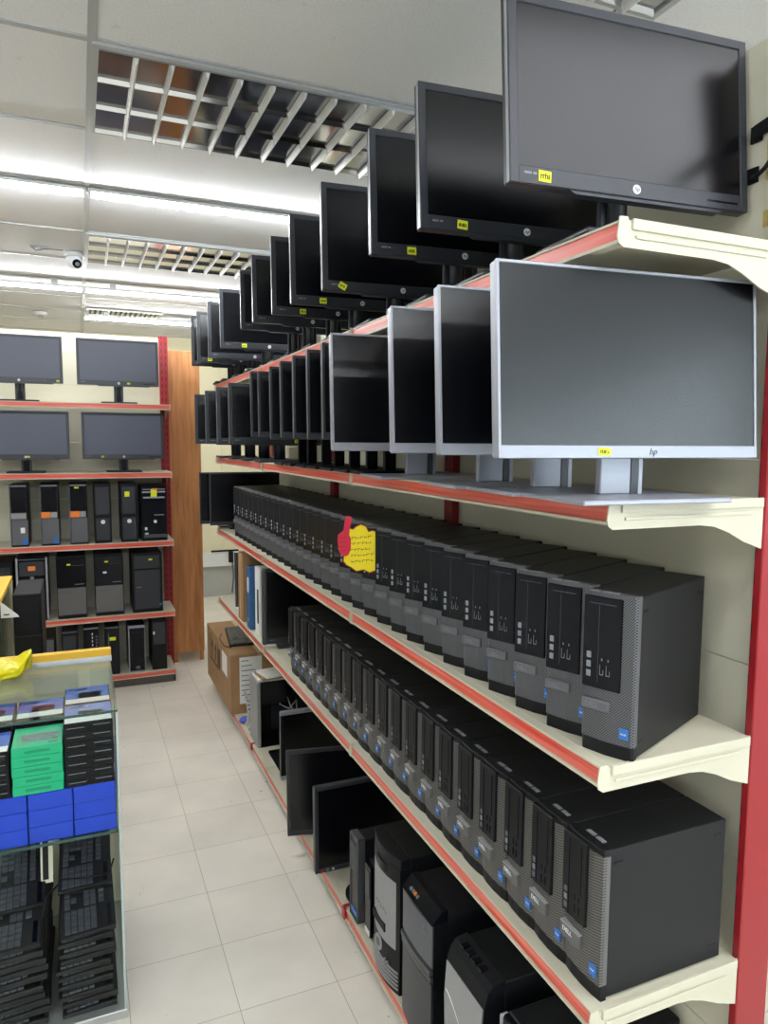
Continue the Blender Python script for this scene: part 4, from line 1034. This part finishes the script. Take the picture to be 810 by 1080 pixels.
# second glass cabinet, only its far corner is in view
r = empty('glass_cabinet', (0, 0, 0))
X2, Y2, Y3, Z2 = -1.112, 1.98, 2.67, 1.10
for x in (X2-.032, -1.95):
    for y in (Y2, Y3-.032): MB().box(x, x+.032, y, y+.032, 0, Z2-.02, .002).build('post', 'post_cream', r)
MB().box(-1.95, X2, Y2, Y3, Z2-.02, Z2, .002).build('top_board', 'yellow_wood', r)
MB().box(-1.92, X2-.034, Y2+.01, Y2+.016, .05, Z2-.021).build('front_glass', 'glass', r)
MB().box(X2-.012, X2-.006, Y2+.034, Y3-.034, .05, Z2-.021).build('side_glass', 'glass', r)
MB().box(-1.93, X2-.02, Y2+.02, Y3-.02, .02, .05).build('floor_board', 'post_cream', r)
MB().box(-1.93, X2-.02, Y2+.04, Y3-.04, .62, .626).build('glass_shelf', 'glass', r)
MB().box(-1.90, X2-.034, Y3-.02, Y3-.01, .05, Z2-.021).build('back_panel', 'wall_grey', r)
MB().ring((0, 0), 0, .03, .037, .0008, 20, at(X2-.10, Y2+.42, Z2) @ Matrix.Rotation(-PI/2, 4, 'X')).build('painted_ring', 'ink', r)
tag(r, 'glass cabinet with yellow top and cream corner post behind the counter, at the left edge', 'display cabinet')
o = empty('paper_notice', (X2, 2.12, Z2-.10)); MB().prism([(.0005, .095), (.0005, .03), (.064, .03), (.058, .04)], -.0008, .0008, 'y').build('sheet', 'white_paper', o)
MB().box(.01, .03, -.0014, -.0008, .040, .045).build('print', 'ink', o)
tag(o, 'white paper with a pointed corner sticking out of the yellow topped cabinet', 'notice')
# black tower on a small table behind the counters
r = empty('side_table', (-.99, 2.66, 0))
MB().box(-.11, .14, -.22, .22, .60, .63, .004).build('tabletop', 'dark_wood', r)
for x in (-.10, .10):
    for y in (-.20, .17): MB().box(x, x+.03, y, y+.03, 0, .601).build('leg', 'dark_wood', r)
tag(r, 'small dark wooden table under the black tower behind the counter', 'table')
tower((-1.043, 2.47, .63), .11, .42, .36, 'black tower computer standing behind the counter, before the back left shelves', front='black_plastic', name='desktop_tower', elems=[('drive_panel', .08, .92, .62, .95, .002, 'black_matte'), ('seam', .02, .98, .55, .56, .001, 'bezel')])

# ------------------------------------------------------------------ light and camera
w = bpy.data.worlds.new('World'); sc.world = w; w.use_nodes = True
w.node_tree.nodes['Background'].inputs['Color'].default_value = (.82, .90, 1, 1); w.node_tree.nodes['Background'].inputs['Strength'].default_value = 5.
cam = bpy.data.cameras.new('Camera'); co = bpy.data.objects.new('Camera', cam); COL.objects.link(co)
R_ = Matrix(((0.920023066460456, -0.3918231571885743, 0.005671919558406557), (-0.032865396321218314, -0.09157685369600964, -0.9952555177399364), (0.3904835757177868, 0.915471623458596, -0.09713024110303686)))
right, down, fwd = R_[0], R_[1], R_[2]
mw = Matrix((( right[0], -down[0], -fwd[0], -0.8139383), (right[1], -down[1], -fwd[1], -0.9329020), (right[2], -down[2], -fwd[2], 1.7121362), (0, 0, 0, 1)))
co.matrix_world = mw
cam.sensor_fit = 'VERTICAL'; cam.sensor_height = 36; cam.lens = 752.446/1080*36; cam.clip_start = .02; cam.clip_end = 60
sc.camera = co
sc.view_settings.view_transform = 'Standard'; sc.view_settings.look = 'None'; sc.view_settings.exposure = .75; sc.view_settings.gamma = 1
sc.view_settings.use_curve_mapping = False
sc.cycles.use_denoising = True
sc.cycles.max_bounces = 10; sc.cycles.transparent_max_bounces = 16
